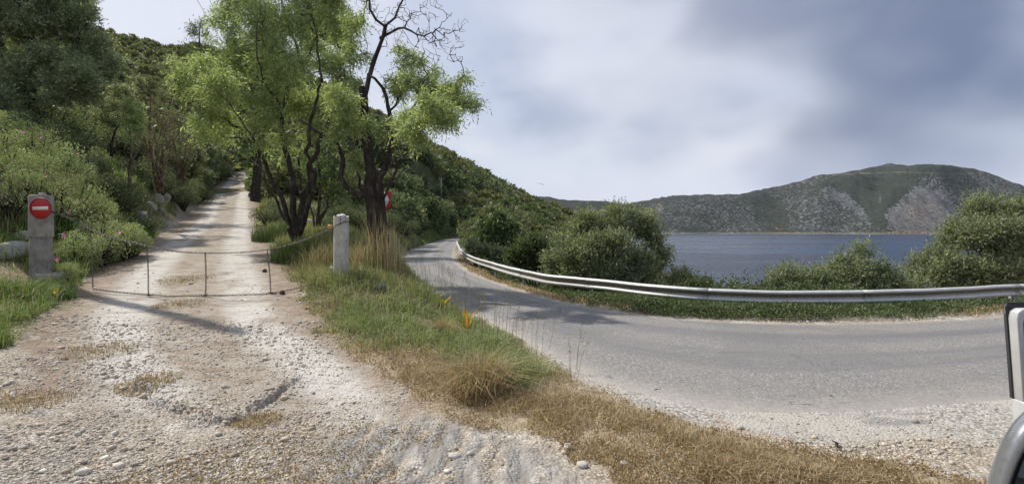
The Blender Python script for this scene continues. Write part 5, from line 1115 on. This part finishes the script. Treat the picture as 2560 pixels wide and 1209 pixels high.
def left_post():
    Y = 10.0; x, _, zt = PV(103, 488, Y); zj = PV(0, 591, Y)[2]; zb = PV(0, 690, Y)[2]; r0 = empty('gate_post', (x, Y, zb)); tag(r0, 'weathered square-shouldered concrete post carrying the round red sign', 'post')
    hj = zj - zb; ht = zt - zb
    mb = MB(); mb.lathe([(.176, -.25), (.176, .02), (.174, hj * .35), (.176, hj * .36), (.173, hj - .02), (.166, hj)], 28, wob=.012, col=(.85, .88, .92)); mb.build('lower_pipe', M_CONC, r0, smooth=True)
    mb = MB(); mb.lathe([(.198, hj - .012), (.202, hj + .01), (.200, ht - .03), (.185, ht)], 8, wob=.01); o = mb.build('upper_block', M_CONC, r0); bevel(o, .008); o.rotation_euler = (0, 0, .39)
    mb = MB(); mb.box((.16, -.02, -.02), (.42, .42, .2)); o = mb.build('base_block', M_CONC, r0); bevel(o, .04, 3); o.rotation_euler = (.05, .08, .3)
    mb = MB(); mb.tube([(-.09, 0, ht - .05), (-.092, 0, ht + .06), (-.1, 0, ht + .14)], .008, 6); mb.tube([(.02, .05, ht - .05), (.02, .05, ht + .05)], .008, 6); mb.build('rebar', M_IRON, r0)
    mb = MB(); mb.lathe([(.001, -.01), (.05, 0), (.06, .02), (.045, .045), (.001, .05)], 10, (.06, -.04, ht), wob=.2); mb.build('mortar_cap', M_CONC2, r0)
    # no entry sign: a thing of its own fixed to the post
    zs = PV(0, 522, Y)[2]; ys = Y - .235; R = 25.2 / F * ys; s0 = empty('no_entry_sign', (PV(102, 0, ys)[0], ys, zs)); tag(s0, 'round red no entry sign with a white bar, on the left concrete post', 'sign')
    def disc(r, z0, z1, k=48):
        mb = MB(); mb.lathe([(r * .985, z0), (r, z0 + .002), (r, z1 - .002), (r * .985, z1)], k); return mb
    red = simple('sign_red', (.42, .012, .018), .38, 0, .5, 9, .22, .05); wht = simple('sign_white', (.72, .70, .66), .5, 0, .4, 12, .1, .05); grey = simple('sign_back', (.3, .3, .3), .5, .6)
    rim = MB(); rim.tube([(math.cos(a) * R, math.sin(a) * R, .006) for a in np.linspace(0, 2 * math.pi, 49)], .008, 6, False); m = disc(R, -.004, .006)
    for nm, b_, mt in (('plate', m, red), ('rim', rim, simple('sign_rim', (.20, .012, .015), .5, .1))):
        o = b_.build(nm, mt, s0, smooth=False); o.rotation_euler = (math.radians(90), 0, 0)
    mb = MB(); mb.box((0, -.0115, 0.003), (R * 1.46, .007, R * .34)); mb.build('white_bar', wht, s0).rotation_euler = (0, math.radians(-1.5), 0)
    mb = MB(); mb.box((-.02, .022, 0), (.04, .03, R * 1.7)); mb.build('bracket', grey, s0); s0.rotation_euler = (math.radians(2), 0, math.radians(4))
    # right post: an unfilled round pipe standing on end
    x, _, zt = PV(853, 541, Y); zb = PV(0, 697, Y)[2]; r1 = empty('gate_post', (x, Y, zb)); tag(r1, 'pale round concrete pipe post with a broken top, right end of the chain', 'post'); h = zt - zb; R = 18.5 / F * Y
    mb = MB(); k = 36; prof = [(R * 1.02, -.25), (R * 1.01, h * .3), (R, h * .6), (R * 1.0, h), (R * .72, h - .005), (R * .70, h - .25)]; n0 = len(prof); V = []
    for j, (r, z) in enumerate(prof):
        for i in range(k):
            a = i / k * 6.283; dz = 0
            if j in (3, 4): dz = .014 * math.sin(a * 3) + random.uniform(-.006, .010) - (.03 if 4.6 < a < 5.0 else 0)
            V.append((math.cos(a) * r, math.sin(a) * r, z + dz))
    mb.add(V, [[(j * k + i, j * k + (i + 1) % k, (j + 1) * k + (i + 1) % k, (j + 1) * k + i) for j in range(n0 - 1) for i in range(k)]]); o = mb.build('pipe', M_CONC2, r1, smooth=True)
    m_ = o.modifiers.new('split', 'EDGE_SPLIT'); m_.split_angle = math.radians(50)
    mb = MB()
    for (a, b, z, s_) in ((-.02, -.05, .02, .045), (.035, -.03, .03, .055), (0, .05, .02, .06), (-.06, .02, .015, .04)): mb.lathe([(.001, -.03), (s_ * .9, -.01), (s_, .008), (s_ * .6, .026), (.001, .03)], 7, (a, b, h + z - .01), wob=.35)
    mb.build('rubble_fill', M_STONE, r1)
    mb = MB(); L_ = [(math.cos(a) * R * 1.07, math.sin(a) * R * 1.07, h - .10 - .16 * (1 + math.cos(a - 5.9 + math.pi)) / 2 + .0) for a in np.linspace(0, 6.283, 40)]
    mb.tube(L_, .006, 5, False); mb.tube([(.03, -R * 1.08, h - .12), (.035, -R * 1.12, h - .05), (.03, -R * .9, h + .012)], .006, 5); mb.build('wire_loop', M_IRON, r1)
    mb = MB(); mb.lathe([(.30, -.22), (.28, -.08), (.21, -.02), (.15, .015)], 20, (.03, 0, 0), wob=.16); mb.build('mortar_foot', M_CONC2, r1)
left_post()
def chain_links(pts, link_len=.046, wire=.0042, wid=.013):
    pts = catmull(pts, 10); sg = np.concatenate([[0], np.cumsum(np.linalg.norm(np.diff(pts, axis=0), axis=1))]); pitch = link_len * .72; n = int(sg[-1] / pitch)
    q = np.column_stack([np.interp(np.arange(n + 1) * pitch, sg, pts[:, k]) for k in range(3)]); mb = MB(); hl = link_len / 2 - wire
    for i in range(n):
        c = (q[i] + q[i + 1]) / 2; T = q[i + 1] - q[i]; T /= np.linalg.norm(T); up = np.array([0, 0, 1.0]) if abs(T[2]) < .8 else np.array([0, 1.0, 0]); A = np.cross(T, up); A /= np.linalg.norm(A); B = np.cross(T, A)
        a0 = (.2 if i % 2 else 1.77) + random.uniform(-.2, .2); U = A * math.cos(a0) + B * math.sin(a0); W_ = np.cross(T, U); ring = []
        for k in range(8):
            a = k / 8 * 6.283; ct, st = math.cos(a), math.sin(a); base = c + T * (np.sign(ct) * (hl - wid * .5) * (abs(ct) > .1) + ct * wid * .5) + U * st * wid * .75; out_ = T * ct + U * st
            for m in range(4): b = m / 4 * 6.283 + .78; ring.append(base + (out_ * math.cos(b) + W_ * math.sin(b)) * wire)
        mb.add(ring, [[(k * 4 + m, k * 4 + (m + 1) % 4, ((k + 1) % 8) * 4 + (m + 1) % 4, ((k + 1) % 8) * 4 + m) for k in range(8) for m in range(4)]])
    return mb
def chains():
    g = lambda px, py, Y: PV(px, py, Y); r0 = empty('chain_barrier', (0, 0, 0)); tag(r0, 'ladder of rusty steel chains hung across the dirt track between the two posts', 'chain barrier')
    Yf = lambda px: 10 - .75 * math.sin(math.pi * np.clip((px - 103) / 750, 0, 1))
    top = [(128, 530), (150, 536), (190, 555), (226, 573), (290, 596), (340, 607), (367, 615), (440, 628), (513, 632), (590, 631), (668, 624), (720, 612), (770, 596), (812, 578), (836, 570)]
    Tp = [g(a, b, Yf(a) - .02) for a, b in top]; chain_links(Tp, .06, .0062, .019).build('top_chain', M_CHAIN, r0)
    Pg = lambda px, py: (lambda x, Y: (x, Y, max(g(px, py, Y)[2], g0(x, Y) + .015)))(g(px, py, Yf(px) - .02)[0], Yf(px) - .02)
    bot = [(232, 722), (300, 730), (370, 736), (440, 740), (514, 738), (600, 738), (678, 732), (740, 720), (790, 706), (836, 694)]
    chain_links([Pg(*p) for p in bot], .056, .0058, .017).build('bottom_chain', M_CHAIN, r0)
    for a, b in (((226, 573), (232, 722)), ((367, 615), (371, 744)), ((513, 632), (514, 744)), ((668, 625), (677, 746))):
        A_ = g(*a, Yf(a[0]) - .02); B_ = Pg(*b); mid = tuple((A_[k] + B_[k]) / 2 + (.01 if k == 0 else 0) for k in range(3)); chain_links([A_, mid, B_], .052, .0052, .015).build('hanging_chain', M_CHAIN, r0)
    mb = MB()
    for a in ((371, 742), (378, 738), (514, 742), (507, 739), (677, 742), (686, 736)): c = np.array(Pg(*a)); mb.tube([c + [math.cos(t) * .03, math.sin(t) * .03, .012 + .01 * math.sin(2 * t)] for t in np.linspace(0, 6.28, 10)], .008, 5, False)
    mb.build('loose_links', M_IRON, r0)
    mb = MB(); c = np.array(g(825, 566, 9.95)); mb.box(c, (.085, .05, .075)); o = mb.build('padlock', simple('brass_yellow', (.50, .33, .12), .5, .3), r0); bevel(o, .012)
    mb = MB(); mb.tube([g(122, 529, 9.8), g(131, 529, 9.82), g(140, 533, 9.85), g(150, 538, 9.9)], .013, 6); mb.build('hook_bar', M_IRON, r0)
    mb = MB(); mb.tube([g(836, 571, 9.97), g(850, 560, 9.82), g(866, 550, 9.84)], .005, 5); mb.build('tie_wire', M_IRON, r0)
chains()
# ------------------------------------------------------------------ chevron sign behind the gnarled tree
def chevron():
    Y = 17.0; c = PV(944, 500, Y); h = 44 / F * Y; wd = 58 / F * Y; r0 = empty('chevron_sign', (c[0], Y, g0(c[0], Y))); tag(r0, 'red sign with a white arrow, half hidden behind the gnarled dark tree', 'sign'); z = c[2] - r0.location.z
    red = simple('chevron_red', (.45, .02, .02), .45, 0, .4, 8, .12, .03); wht = simple('chevron_white', (.66, .68, .70), .45, 0, .4, 8, .08, .03); gm = simple('galvanised_post', (.35, .35, .34), .5, .7)
    mb = MB(); mb.box((0, 0, z), (wd, .02, h)); o = mb.build('panel', red, r0); bevel(o, .004)
    mb = MB(); H = h * .47; W_ = wd / 2
    for s in (1, -1):
        V = []
        for yy in (-.0135, -.0105): V += [(W_ * .90, yy, z), (W_ * .90 - H * .55, yy, z + s * H), (W_ * .90 - H * 2.0, yy, z + s * H), (W_ * .90 - H * 1.45, yy, z)]
        mb.add(V, [[(0, 1, 2, 3)[::s], (4, 5, 6, 7)[::-s], (0, 4, 5, 1), (1, 5, 6, 2), (2, 6, 7, 3)]])
    mb.build('white_arrow', wht, r0)
    mb = MB(); mb.tube([(-.05, .04, -.2), (-.05, .04, z + h / 2)], .03, 8); mb.build('pole', gm, r0); r0.rotation_euler = (0, math.radians(3), math.radians(-18))
chevron()
# ------------------------------------------------------------------ guardrail
def galv():
    n = NB('galvanised_rail'); ob = n.geo.outputs['Position']; a = n.noise(7, 5, .65, ob); b = n.noise(2.2, 6, .7, ob, sc=(1, 1, 6)); dr = n.noise(14, 4, .7, ob, sc=(1.6, 1.6, .15))
    c = n.ramp(a, [(.3, (.46, .47, .46)), (.7, (.62, .63, .62))]); c = n.mix(n.attr('Col', 0), c, n.ramp(dr, [(.3, (.10, .085, .065)), (.7, (.22, .195, .16))]))
    c = n.mix(n.mr(b, .62, .74, 0, .5), c, (.30, .25, .19)); n.bump(a, .15, .004); return n.fin(c, n.ramp(a, [(.3, .42), (.7, .55)]), .2, .5)
def guardrail():
    M = galv(); tops = [(1142, 606), (1146, 613), (1153, 625), (1180, 640), (1250, 660), (1350, 683), (1420, 690), (1500, 697), (1580, 706), (1650, 713), (1740, 719), (1830, 723), (1920, 725.5), (2020, 726), (2120, 725.5), (2220, 724), (2320, 721), (2420, 716), (2560, 709)]
    pts = []
    for a, b in tops:
        Y = 1.2 * F / (b - HY); pts.append(((a - HX) / F * Y, Y))
    pts += [(13.5, 11.2), (17.5, 9.2), (23, 5.5)]
    c = catmull(pts, 16)
    for _ in range(40): c[1:-1] = c[1:-1] * .5 + (c[:-2] + c[2:]) * .25
    sg = np.concatenate([[0], np.cumsum(np.linalg.norm(np.diff(c, axis=0), axis=1))]); tot = sg[-1]
    root = empty('guardrail', (pts[8][0], pts[8][1], 0)); tag(root, 'long corrugated steel guardrail curving round the outer edge of the road', 'guardrail')
    at = lambda s: np.array([np.interp(s, sg, c[:, 0]), np.interp(s, sg, c[:, 1])])
    ztop = .40; H = .255; prof = [(0.0, -.128), (.012, -.126), (.055, -.104), (.062, -.085), (.058, -.066), (.012, -.032), (.006, 0), (.012, .032), (.058, .066), (.062, .085), (.055, .104), (.012, .126), (0.0, .128)]
    dirt = [.3, .2, .05, .0, .0, .55, 1, 1, .75, .1, .0, .0, .0]
    # joints where the photograph shows them, every 4 m elsewhere
    js = []; s = tot
    ref = [(a - HX) / F for a in (1465, 1750, 2155, 2530)]; sj = []
    for r_ in ref:
        ss_ = np.linspace(0, tot, 3000); pp = np.array([at(q) for q in ss_]); k = np.nonzero(pp[:, 0] / pp[:, 1] > r_)[0][0]; sj.append(ss_[k])
    s = sj[0]
    while s > 3.2: s -= 3.4; sj.insert(0, s)
    s = sj[-1]
    while s < tot - 4: s += 3.2; sj.append(s)
    sj = [0.0] + [q for q in sj if q > .6] + [tot]
    def frame(s):
        p = at(s); t = at(min(s + .05, tot)) - at(max(s - .05, 0)); t /= np.linalg.norm(t); n_ = np.array([t[1], -t[0]])   # towards the road
        return p, t, n_
    wob = lambda s: .004 * math.sin(s * 1.3) + .002 * math.sin(s * 4.1 + 1)
    for i in range(len(sj) - 1):
        a, b = sj[i], sj[i + 1] + (.16 if i < len(sj) - 2 else 0); m = max(3, int((b - a) / .22)); V = []; C = []; k = len(prof); off = .0035 * (i % 2)
        tn = random.uniform(-.02, .16)
        for s in np.linspace(a, b, m):
            p, t, n_ = frame(s)
            for (o_, z_), dd in zip(prof, dirt): q = p + n_ * (o_ + off); V.append((q[0], q[1], ztop - .128 + z_ + wob(s) + float(road_z(q[1])))); C.append((min(1, dd * random.uniform(.9, 1.1) + tn + (.3 if abs(s - b) < .02 else 0)),) * 3)
        Q = [(j * k + q, j * k + q + 1, (j + 1) * k + q + 1, (j + 1) * k + q) for j in range(m - 1) for q in range(k - 1)]
        mb = MB(); mb.add(V, [Q], C); o = mb.build('rail_section', M, root, smooth=True); so = o.modifiers.new('thick', 'SOLIDIFY'); so.thickness = .004
    for i, s in enumerate(sj[1:-1]):
        p, t, n_ = frame(s + .08); rz = math.atan2(t[1], t[0]); zr = float(road_z(p[1])); gz = g0(p[0] - n_[0] * .1, p[1] - n_[1] * .1)
        mb = MB(); mb.box((p[0] - n_[0] * .075, p[1] - n_[1] * .075, (ztop - .02 + gz - .4 + zr) / 2), (.10, .06, ztop - .02 + zr - gz + .4), rz); mb.build('post', M_POST, root)
        mb = MB(); mb.box((p[0] - n_[0] * .02, p[1] - n_[1] * .02, ztop - .13 + zr), (.12, .045, .12), rz); mb.build('spacer', M_POST, root)
        for dx, z_ in ((-.07, .085), (-.07, -.085), (.07, .085), (.07, -.085), (0, 0)):
            q = p + t * dx + n_ * (.071 if z_ else .016); mb = MB(); R_ = .011 if z_ else .02; cc = np.array([q[0], q[1], ztop - .128 + z_ + wob(s + .08) + zr]); ax = np.array([n_[0], n_[1], 0])
            mb.tube([cc - ax * .012, cc, cc + ax * .006], [R_, R_, R_ * .5], 8); mb.build('bolt', M_POST, root)
    recentre(root)
M_POST = simple('galvanised_post_dull', (.27, .27, .255), .6, .5, .4, 14, .25)
guardrail()
# ------------------------------------------------------------------ parked car at the right edge
def car():
    paint = NB('silver_paint'); ob = paint.obj.outputs['Object']; pn = paint.noise(3, 4, .6, ob); dust = paint.noise(40, 5, .7, ob)
    pc = paint.mix(paint.mr(dust, .5, .7, 0, .25), (.25, .26, .275), (.25, .225, .195)); paint.b.inputs['Coat Weight'].default_value = .6; paint.fin(pc, paint.ramp(dust, [(.3, .22), (.7, .42)]), .55)
    white = simple('door_white', (.50, .51, .51), .35, .1, .5, 12, .08, .03); black = simple('rubber_black', (.012, .012, .013), .5, 0, .4, 60, .3, .1)
    gl = NB('dark_glass'); gl.fin((.012, .016, .022), .03, spec=.7); glass = gl.m
    pg = NB('clear_glass'); pg.b.inputs['Transmission Weight'].default_value = 1; pg.b.inputs['IOR'].default_value = 1.02; pg.fin((.85, .9, .88), .02)
    lamp = simple('lamp_red', (.35, .01, .01), .15, 0, .6, 8, .1, 0); tyre = simple('tyre', (.02, .02, .02), .85); rimm = simple('wheel_rim', (.45, .45, .46), .35, .8)
    r0 = empty('parked_car', (1.378, .46, 0)); r0.location.z = -.02; r0.rotation_euler = (0, 0, math.radians(30)); tag(r0, 'silver grey hatchback with its door open, cut off by the right edge of the view', 'car')
    # half sections (w, z) along s: rear, over the rear axle, doors, bonnet
    def loft(name, secs, mat, sm=True, closed=False):
        k = len(secs[0][1]); V = []; 
        for s, pr in secs:
            pr_ = [(s + (q[2] if len(q) > 2 else 0), q[0], q[1]) for q in pr]; V += pr_ + [(a, -b, c_) for a, b, c_ in pr_[::-1]]
        n = 2 * k; Q = [(j * n + q, j * n + q + 1, (j + 1) * n + q + 1, (j + 1) * n + q) for j in range(len(secs) - 1) for q in range(n - 1)]
        mb = MB(); mb.add(V, [Q]); 
        if closed: mb.add([v for v in V[:n]], [[tuple(range(n))]]); mb.add([v for v in V[-n:]], [[tuple(range(n))[::-1]]])
        o = mb.build(name, mat, r0, smooth=sm); o.modifiers.new('s', 'SOLIDIFY').thickness = .012; sb = o.modifiers.new('sub', 'SUBSURF'); sb.levels = 2; sb.render_levels = 2; return o
    B = lambda k, zb=.75: [(.60 * k, .22), (.74 * k, .28), (.80 * k, .45), (.80 * k, .62), (.775 * k, zb)]
    loft('body', [(-.02, B(.93)), (.06, B(.99)), (.5, B(1.0)), (1.2, B(1.01)), (2.0, B(1.01)), (2.8, B(1.0, .74)), (3.2, B(.97, .70)), (3.55, B(.88, .60)), (3.68, B(.70, .50))], paint.m, closed=True)
    # bonnet and tail panels close the hull
    loft('bonnet', [(2.72, [(.77, .745), (.5, .80), (.2, .82)]), (3.2, [(.74, .70), (.5, .745), (.2, .76)]), (3.6, [(.66, .58), (.45, .61), (.2, .62)])], paint.m)
    # cabin shell: C pillar with its curved outer edge, roof, A pillar
    G = [(-.0, .79, .72), (.0, .785, .85), (.045, .77, .96), (.06, .76, 1.03), (.09, .74, 1.15), (.12, .71, 1.215), (.18, .655, 1.25), (.30, .54, 1.27)]
    outer = np.array(G); inner = outer + np.array([[.0, -.034, 0]] * 8); inner[:, 0] -= .005; inner[-2:, 2] -= .055; inner[-1, 1] -= .0; inner[-3, 2] -= .03
    for sgn in (1, -1):
        V = []; 
        for o_, i_ in zip(outer, inner):
            V += [(i_[0] + .012, i_[1] * sgn, i_[2]), (o_[0] - .008, (o_[1] - .03) * sgn, o_[2]), (o_[0] + .012, o_[1] * sgn, o_[2]), (o_[0] + .16, (o_[1] + .004) * sgn, o_[2])]
        mb = MB(); mb.add(V, [[(j * 4 + q, j * 4 + q + 1, (j + 1) * 4 + q + 1, (j + 1) * 4 + q)[::sgn] for j in range(7) for q in range(3)]]); o = mb.build('rear_pillar', paint.m, r0, smooth=True)
        o.modifiers.new('s', 'SOLIDIFY').thickness = .01; sb = o.modifiers.new('sub', 'SUBSURF'); sb.levels = 2; sb.render_levels = 2
        # side windows, door frames and front pillar
        mb = MB(); mb.add([(.22, .765 * sgn, .76), (2.62, .775 * sgn, .76), (1.95, .66 * sgn, 1.22), (.32, .66 * sgn, 1.22)], [[(0, 1, 2, 3)[::sgn]]]); mb.build('side_window', glass, r0)
        mb = MB(); mb.tube([(2.78, .77 * sgn, .74), (2.4, .72 * sgn, 1.0), (1.98, .655 * sgn, 1.235)], .03, 8); mb.tube([(1.98, .655 * sgn, 1.235), (1.2, .665 * sgn, 1.25), (.28, .645 * sgn, 1.245)], .028, 8); mb.build('window_frame', paint.m, r0, smooth=True)
        mb = MB(); mb.box((1.5, .73 * sgn, .99), (.07, .03, .48)); mb.build('door_pillar', black, r0)
        for s_ in (.62, 2.95):
            w_ = empty('wheel', (s_, .70 * sgn, .28)); w_.parent = r0
            mb = MB(); mb.lathe([(.17, -.09), (.255, -.09), (.28, -.06), (.28, .06), (.255, .09), (.17, .09)], 28); o = mb.build('tyre', tyre, w_, smooth=True); o.rotation_euler = (math.radians(90), 0, 0)
            mb = MB(); mb.lathe([(.001, .03 * sgn), (.05, .05 * sgn), (.14, .03 * sgn), (.17, .08 * sgn)], 20); o = mb.build('rim', rimm, w_, smooth=True); o.rotation_euler = (math.radians(-90), 0, 0)
        mb = MB(); mb.box((-.02, .68 * sgn, .60), (.05, .14, .22)); bevel(mb.build('tail_light', lamp, r0), .015)
        mb = MB(); mb.box((3.5, .60 * sgn, .52), (.12, .2, .12)); bevel(mb.build('headlight', glass, r0), .03)
    loft('roof', [(.14, [(.66, 1.225), (.5, 1.262), (.2, 1.275)]), (.35, [(.66, 1.245), (.5, 1.28), (.2, 1.30)]), (1.1, [(.665, 1.25), (.5, 1.295), (.2, 1.315)]), (1.95, [(.655, 1.235), (.5, 1.27), (.2, 1.285)])], paint.m)
    ir = inner[:7]; V = [(a + .02, b * s, c_) for s in (1, -1) for a, b, c_ in ir]; k = 7
    mb = MB(); mb.add(V, [[(j, j + 1, k + j + 1, k + j) for j in range(k - 1)]]); o = mb.build('rear_window', glass, r0, smooth=True)
    mb = MB(); mb.tube([(a + .012, b, c_) for a, b, c_ in ir], .008, 6); mb.build('window_seal', black, r0)
    mb = MB(); mb.add([(2.72, .74, .77), (2.72, -.74, .77), (2.0, -.64, 1.23), (2.0, .64, 1.23)], [[(0, 1, 2, 3)]]); mb.build('windscreen', glass, r0)
    mb = MB(); mb.box((-.045, 0, .36), (.12, 1.45, .18)); bevel(mb.build('bumper', paint.m, r0), .04, 3)
    # the open door: hinge line on the left side, swung outwards
    dr = empty('door', (3.06, .80, 0)); dr.parent = r0; dr.rotation_euler = (0, 0, math.radians(180 - 37)); 
    L_ = .93
    def ring(o_, i_, y0, y1, mat, name):
        n = len(o_); V = [(a, y, b) for y in (y0, y1) for P_ in (o_, i_) for a, b in P_]; Q = []
        for j in range(n):
            j2 = (j + 1) % n; Q += [(j, j2, n + j2, n + j), (2 * n + j, 3 * n + j, 3 * n + j2, 2 * n + j2), (j, 2 * n + j, 2 * n + j2, j2), (n + j, n + j2, 3 * n + j2, 3 * n + j)]
        mb = MB(); mb.add(V, [Q]); o = mb.build(name, mat, dr); bevel(o, .006); return o
    outer = [(L_ - .035, .70), (L_ - .018, .95), (L_ - .004, 1.15), (L_, 1.20), (L_ - .01, 1.222), (.72, 1.232), (.45, 1.225), (.20, 1.02), (.04, .76), (.03, .70)]
    mid = [(L_ - .043, .70), (L_ - .026, .95), (L_ - .013, 1.14), (L_ - .018, 1.178), (L_ - .04, 1.196), (.72, 1.204), (.47, 1.196), (.23, 1.0), (.08, .78), (.06, .72)]
    inn = [(L_ - .062, .78), (L_ - .052, .95), (L_ - .045, 1.12), (L_ - .052, 1.155), (L_ - .08, 1.17), (.72, 1.176), (.50, 1.168), (.30, .98), (.17, .82), (.19, .78)]
    inn2 = [(a + (-.018 if a > .5 else .018), b - (.018 if b > .8 else -.012)) for a, b in inn]
    ring(outer, mid, -.03, -.012, black, 'door_seal'); ring(mid, inn, -.022, .045, white, 'window_frame'); ring(inn, inn2, -.015, .03, black, 'window_seal')
    mb = MB(); mb.add([(a, .004, b) for a, b in inn2], [[tuple(range(10))]]); mb.build('window_pane', pg.m, dr)
    ring([(L_ - .05, .30), (L_ - .036, .70), (.04, .70), (.04, .30)], [(L_ - .3, .45), (L_ - .3, .6), (.3, .6), (.3, .45)], -.02, .06, white, 'door_panel')
    mb = MB(); mb.box((.47, .02, .525), (.5, .05, .2)); mb.build('door_pocket', black, dr)
    mb = MB(); mb.box((.2, .06, .74), (.1, .14, .09)); bevel(mb.build('wing_mirror', black, dr), .02)
car()
# ------------------------------------------------------------------ off to the side and far away
def utility_or_shadow_pole():  # unseen pole, added and sized to lay a shadow streak across the track
    x, y = -13.6, 12.7; r0 = empty('utility_or_shadow_pole', (x, y, g0(x, y))); tag(r0, 'wooden pole added to cast the shadow streak on the track, unseen outside the left edge', 'pole'); wd = simple('pole_wood', (.16, .12, .085), .9, 0, .2, 8, .3)
    mb = MB(); mb.tube([(0, 0, -.5), (0, 0, 5), (0, 0, 12.0)], [.18, .16, .13], 12); mb.build('shaft', wd, r0)
    mb = MB(); mb.tube([(0, 0, 12.0), (0, 0, 12.2)], .05, 8); mb.build('cap', wd, r0)
utility_or_shadow_pole()
def cables():
    m = simple('cable_black', (.05, .05, .055), .5)
    for a, b, ra, lab in (((480, -40, 26), (560, 100, 60), .012, 'thin overhead cable crossing the sky at the top, left one of the pair'), ((520, -30, 26), (575, 110, 60), .012, 'thin overhead cable crossing the sky at the top, right one of the pair')):
        A_, B_ = np.array(PV(*a)), np.array(PV(*b)); D = B_ - A_; A_ = A_ - D * .5; B_ = B_ + D * .6; mb = MB(); t = np.linspace(0, 1, 24)[:, None]; q = A_ + (B_ - A_) * t; q[:, 2] -= (4 * t * (1 - t))[:, 0] * .5
        mb.tube(q, ra, 5); tag(mb.build('overhead_cable', m), lab, 'cable')
    gm = simple('mast_grey', (.18, .18, .18), .6, .3)
    for px, h_, lab in ((2217, 7, 'left of the two thin radio masts on the hill summit across the lake'), (2228, 9, 'right of the two thin radio masts on the hill summit across the lake')):
        Y = 2960; c = PV(px, 411, Y); mb = MB(); mb.tube([(0, 0, -6), (0, 0, h_ / F * Y)], [1.2, .7], 6); 
        for z in (.5, .75, .95): mb.box((0, 0, z * h_ / F * Y), (2.6, 2.6, .6))
        o = mb.build('radio_mast', gm); o.location = c; tag(o, lab, 'mast')
    Y = 100; c = PV(1103, 466, Y); mb = MB(); mb.tube([(0, 0, -3), (0, 0, 1.6)], .045, 6)
    for s in (-1, 0, 1): mb.tube([(s * .35, 0, 1.3), (s * .35, 0, 1.8)], .025, 5)
    mb.box((0, 0, 1.35), (.9, .05, .05)); o = mb.build('utility_or_shadow_pole', simple('pole_grey', (.3, .31, .29), .8)); o.location = c; tag(o, 'pale utility pole top poking out of the trees on the wooded hillside', 'pole')
    for px, py, s_, lab in ((1345, 459, 1.0, 'left of the two tiny birds gliding above the wooded ridge'), (1355, 460.5, 1.3, 'right of the two tiny birds gliding above the wooded ridge')):
        Y = 150; c = PV(px, py, Y); mb = MB(); mb.tube([(-.25, 0, 0), (0, 0, 0), (.25, 0, 0)], [.02, .07, .02], 6)
        for s in (1, -1): mb.add([(-.08, 0, 0), (.1, 0, 0), (.02, .32 * s, .12), (-.1, .6 * s, .05), (-.14, .3 * s, .1)], [[(0, 1, 2, 3, 4)]])
        o = mb.build('bird', simple('bird_dark', (.05, .05, .06), .8)); o.location = c; o.scale = (s_,) * 3; o.rotation_euler = (.3, 0, .5 + s_); tag(o, lab, 'bird')
    for px, py, ln, a_, lab in ((1648, 980, .11, .2, 'short dark twig lying on the pale gravel by the road edge'), (2092, 1120, .14, 1.2, 'dark broken stick lying in the dry grass at the bottom right')):
        x, y, z = hit(px, py); mb = MB(); p = [np.array([t * ln - ln / 2, .012 * math.sin(t * 7), .012 + .006 * math.sin(t * 5)]) for t in np.linspace(0, 1, 7)]; mb.tube(p, [.005, .008, .009, .007, .008, .006, .003], 6, jit=.3); mb.tube([p[3], p[3] + [.03, .03, .01]], .004, 5)
        o = mb.build('stick', M_BARK); o.location = (x, y, z + .005); o.rotation_euler = (0, 0, a_); tag(o, lab, 'stick')
    for px, py, lab in ((707, 735, 'dark pine cone beside the right foot of the chain barrier'), (663, 680, 'dark pine cone on the track just behind the chain'), (752, 600, 'small pine cone in the grass under the big many-stemmed tree')):
        x, y, z = hit(px, py); mb = MB(); 
        for t in range(9):
            r = .042 * math.sin(math.pi * (t + 1.5) / 11)
            for q in range(7): a = q / 7 * 6.283 + t * .4; mb.box((math.cos(a) * r, math.sin(a) * r, t * .009), (.02, .014, .006), a)
        mb.lathe([(.001, 0), (.03, .02), (.03, .06), (.001, .085)], 8); o = mb.build('pine_cone', simple('cone_brown', (.07, .045, .03), .9)); o.location = (x, y, z + .01); o.rotation_euler = (1.2, .3, 0); tag(o, lab, 'pine cone')
cables()

def haze():
    mb = MB(); mb.box((1400, 2300, 350), (9000, 6600, 780)); m = bpy.data.materials.new('haze_air'); m.use_nodes = True; t = m.node_tree
    t.nodes.remove(t.nodes['Principled BSDF']); v = t.nodes.new('ShaderNodeVolumePrincipled'); v.inputs['Color'].default_value = (.86, .92, 1, 1); v.inputs['Density'].default_value = 2.2e-5; v.inputs['Anisotropy'].default_value = .2
    t.links.new(v.outputs[0], t.nodes['Material Output'].inputs['Volume']); tag(mb.build('haze', m), 'thin bluish air haze over the lake and hills', 'haze', kind='stuff')
haze()
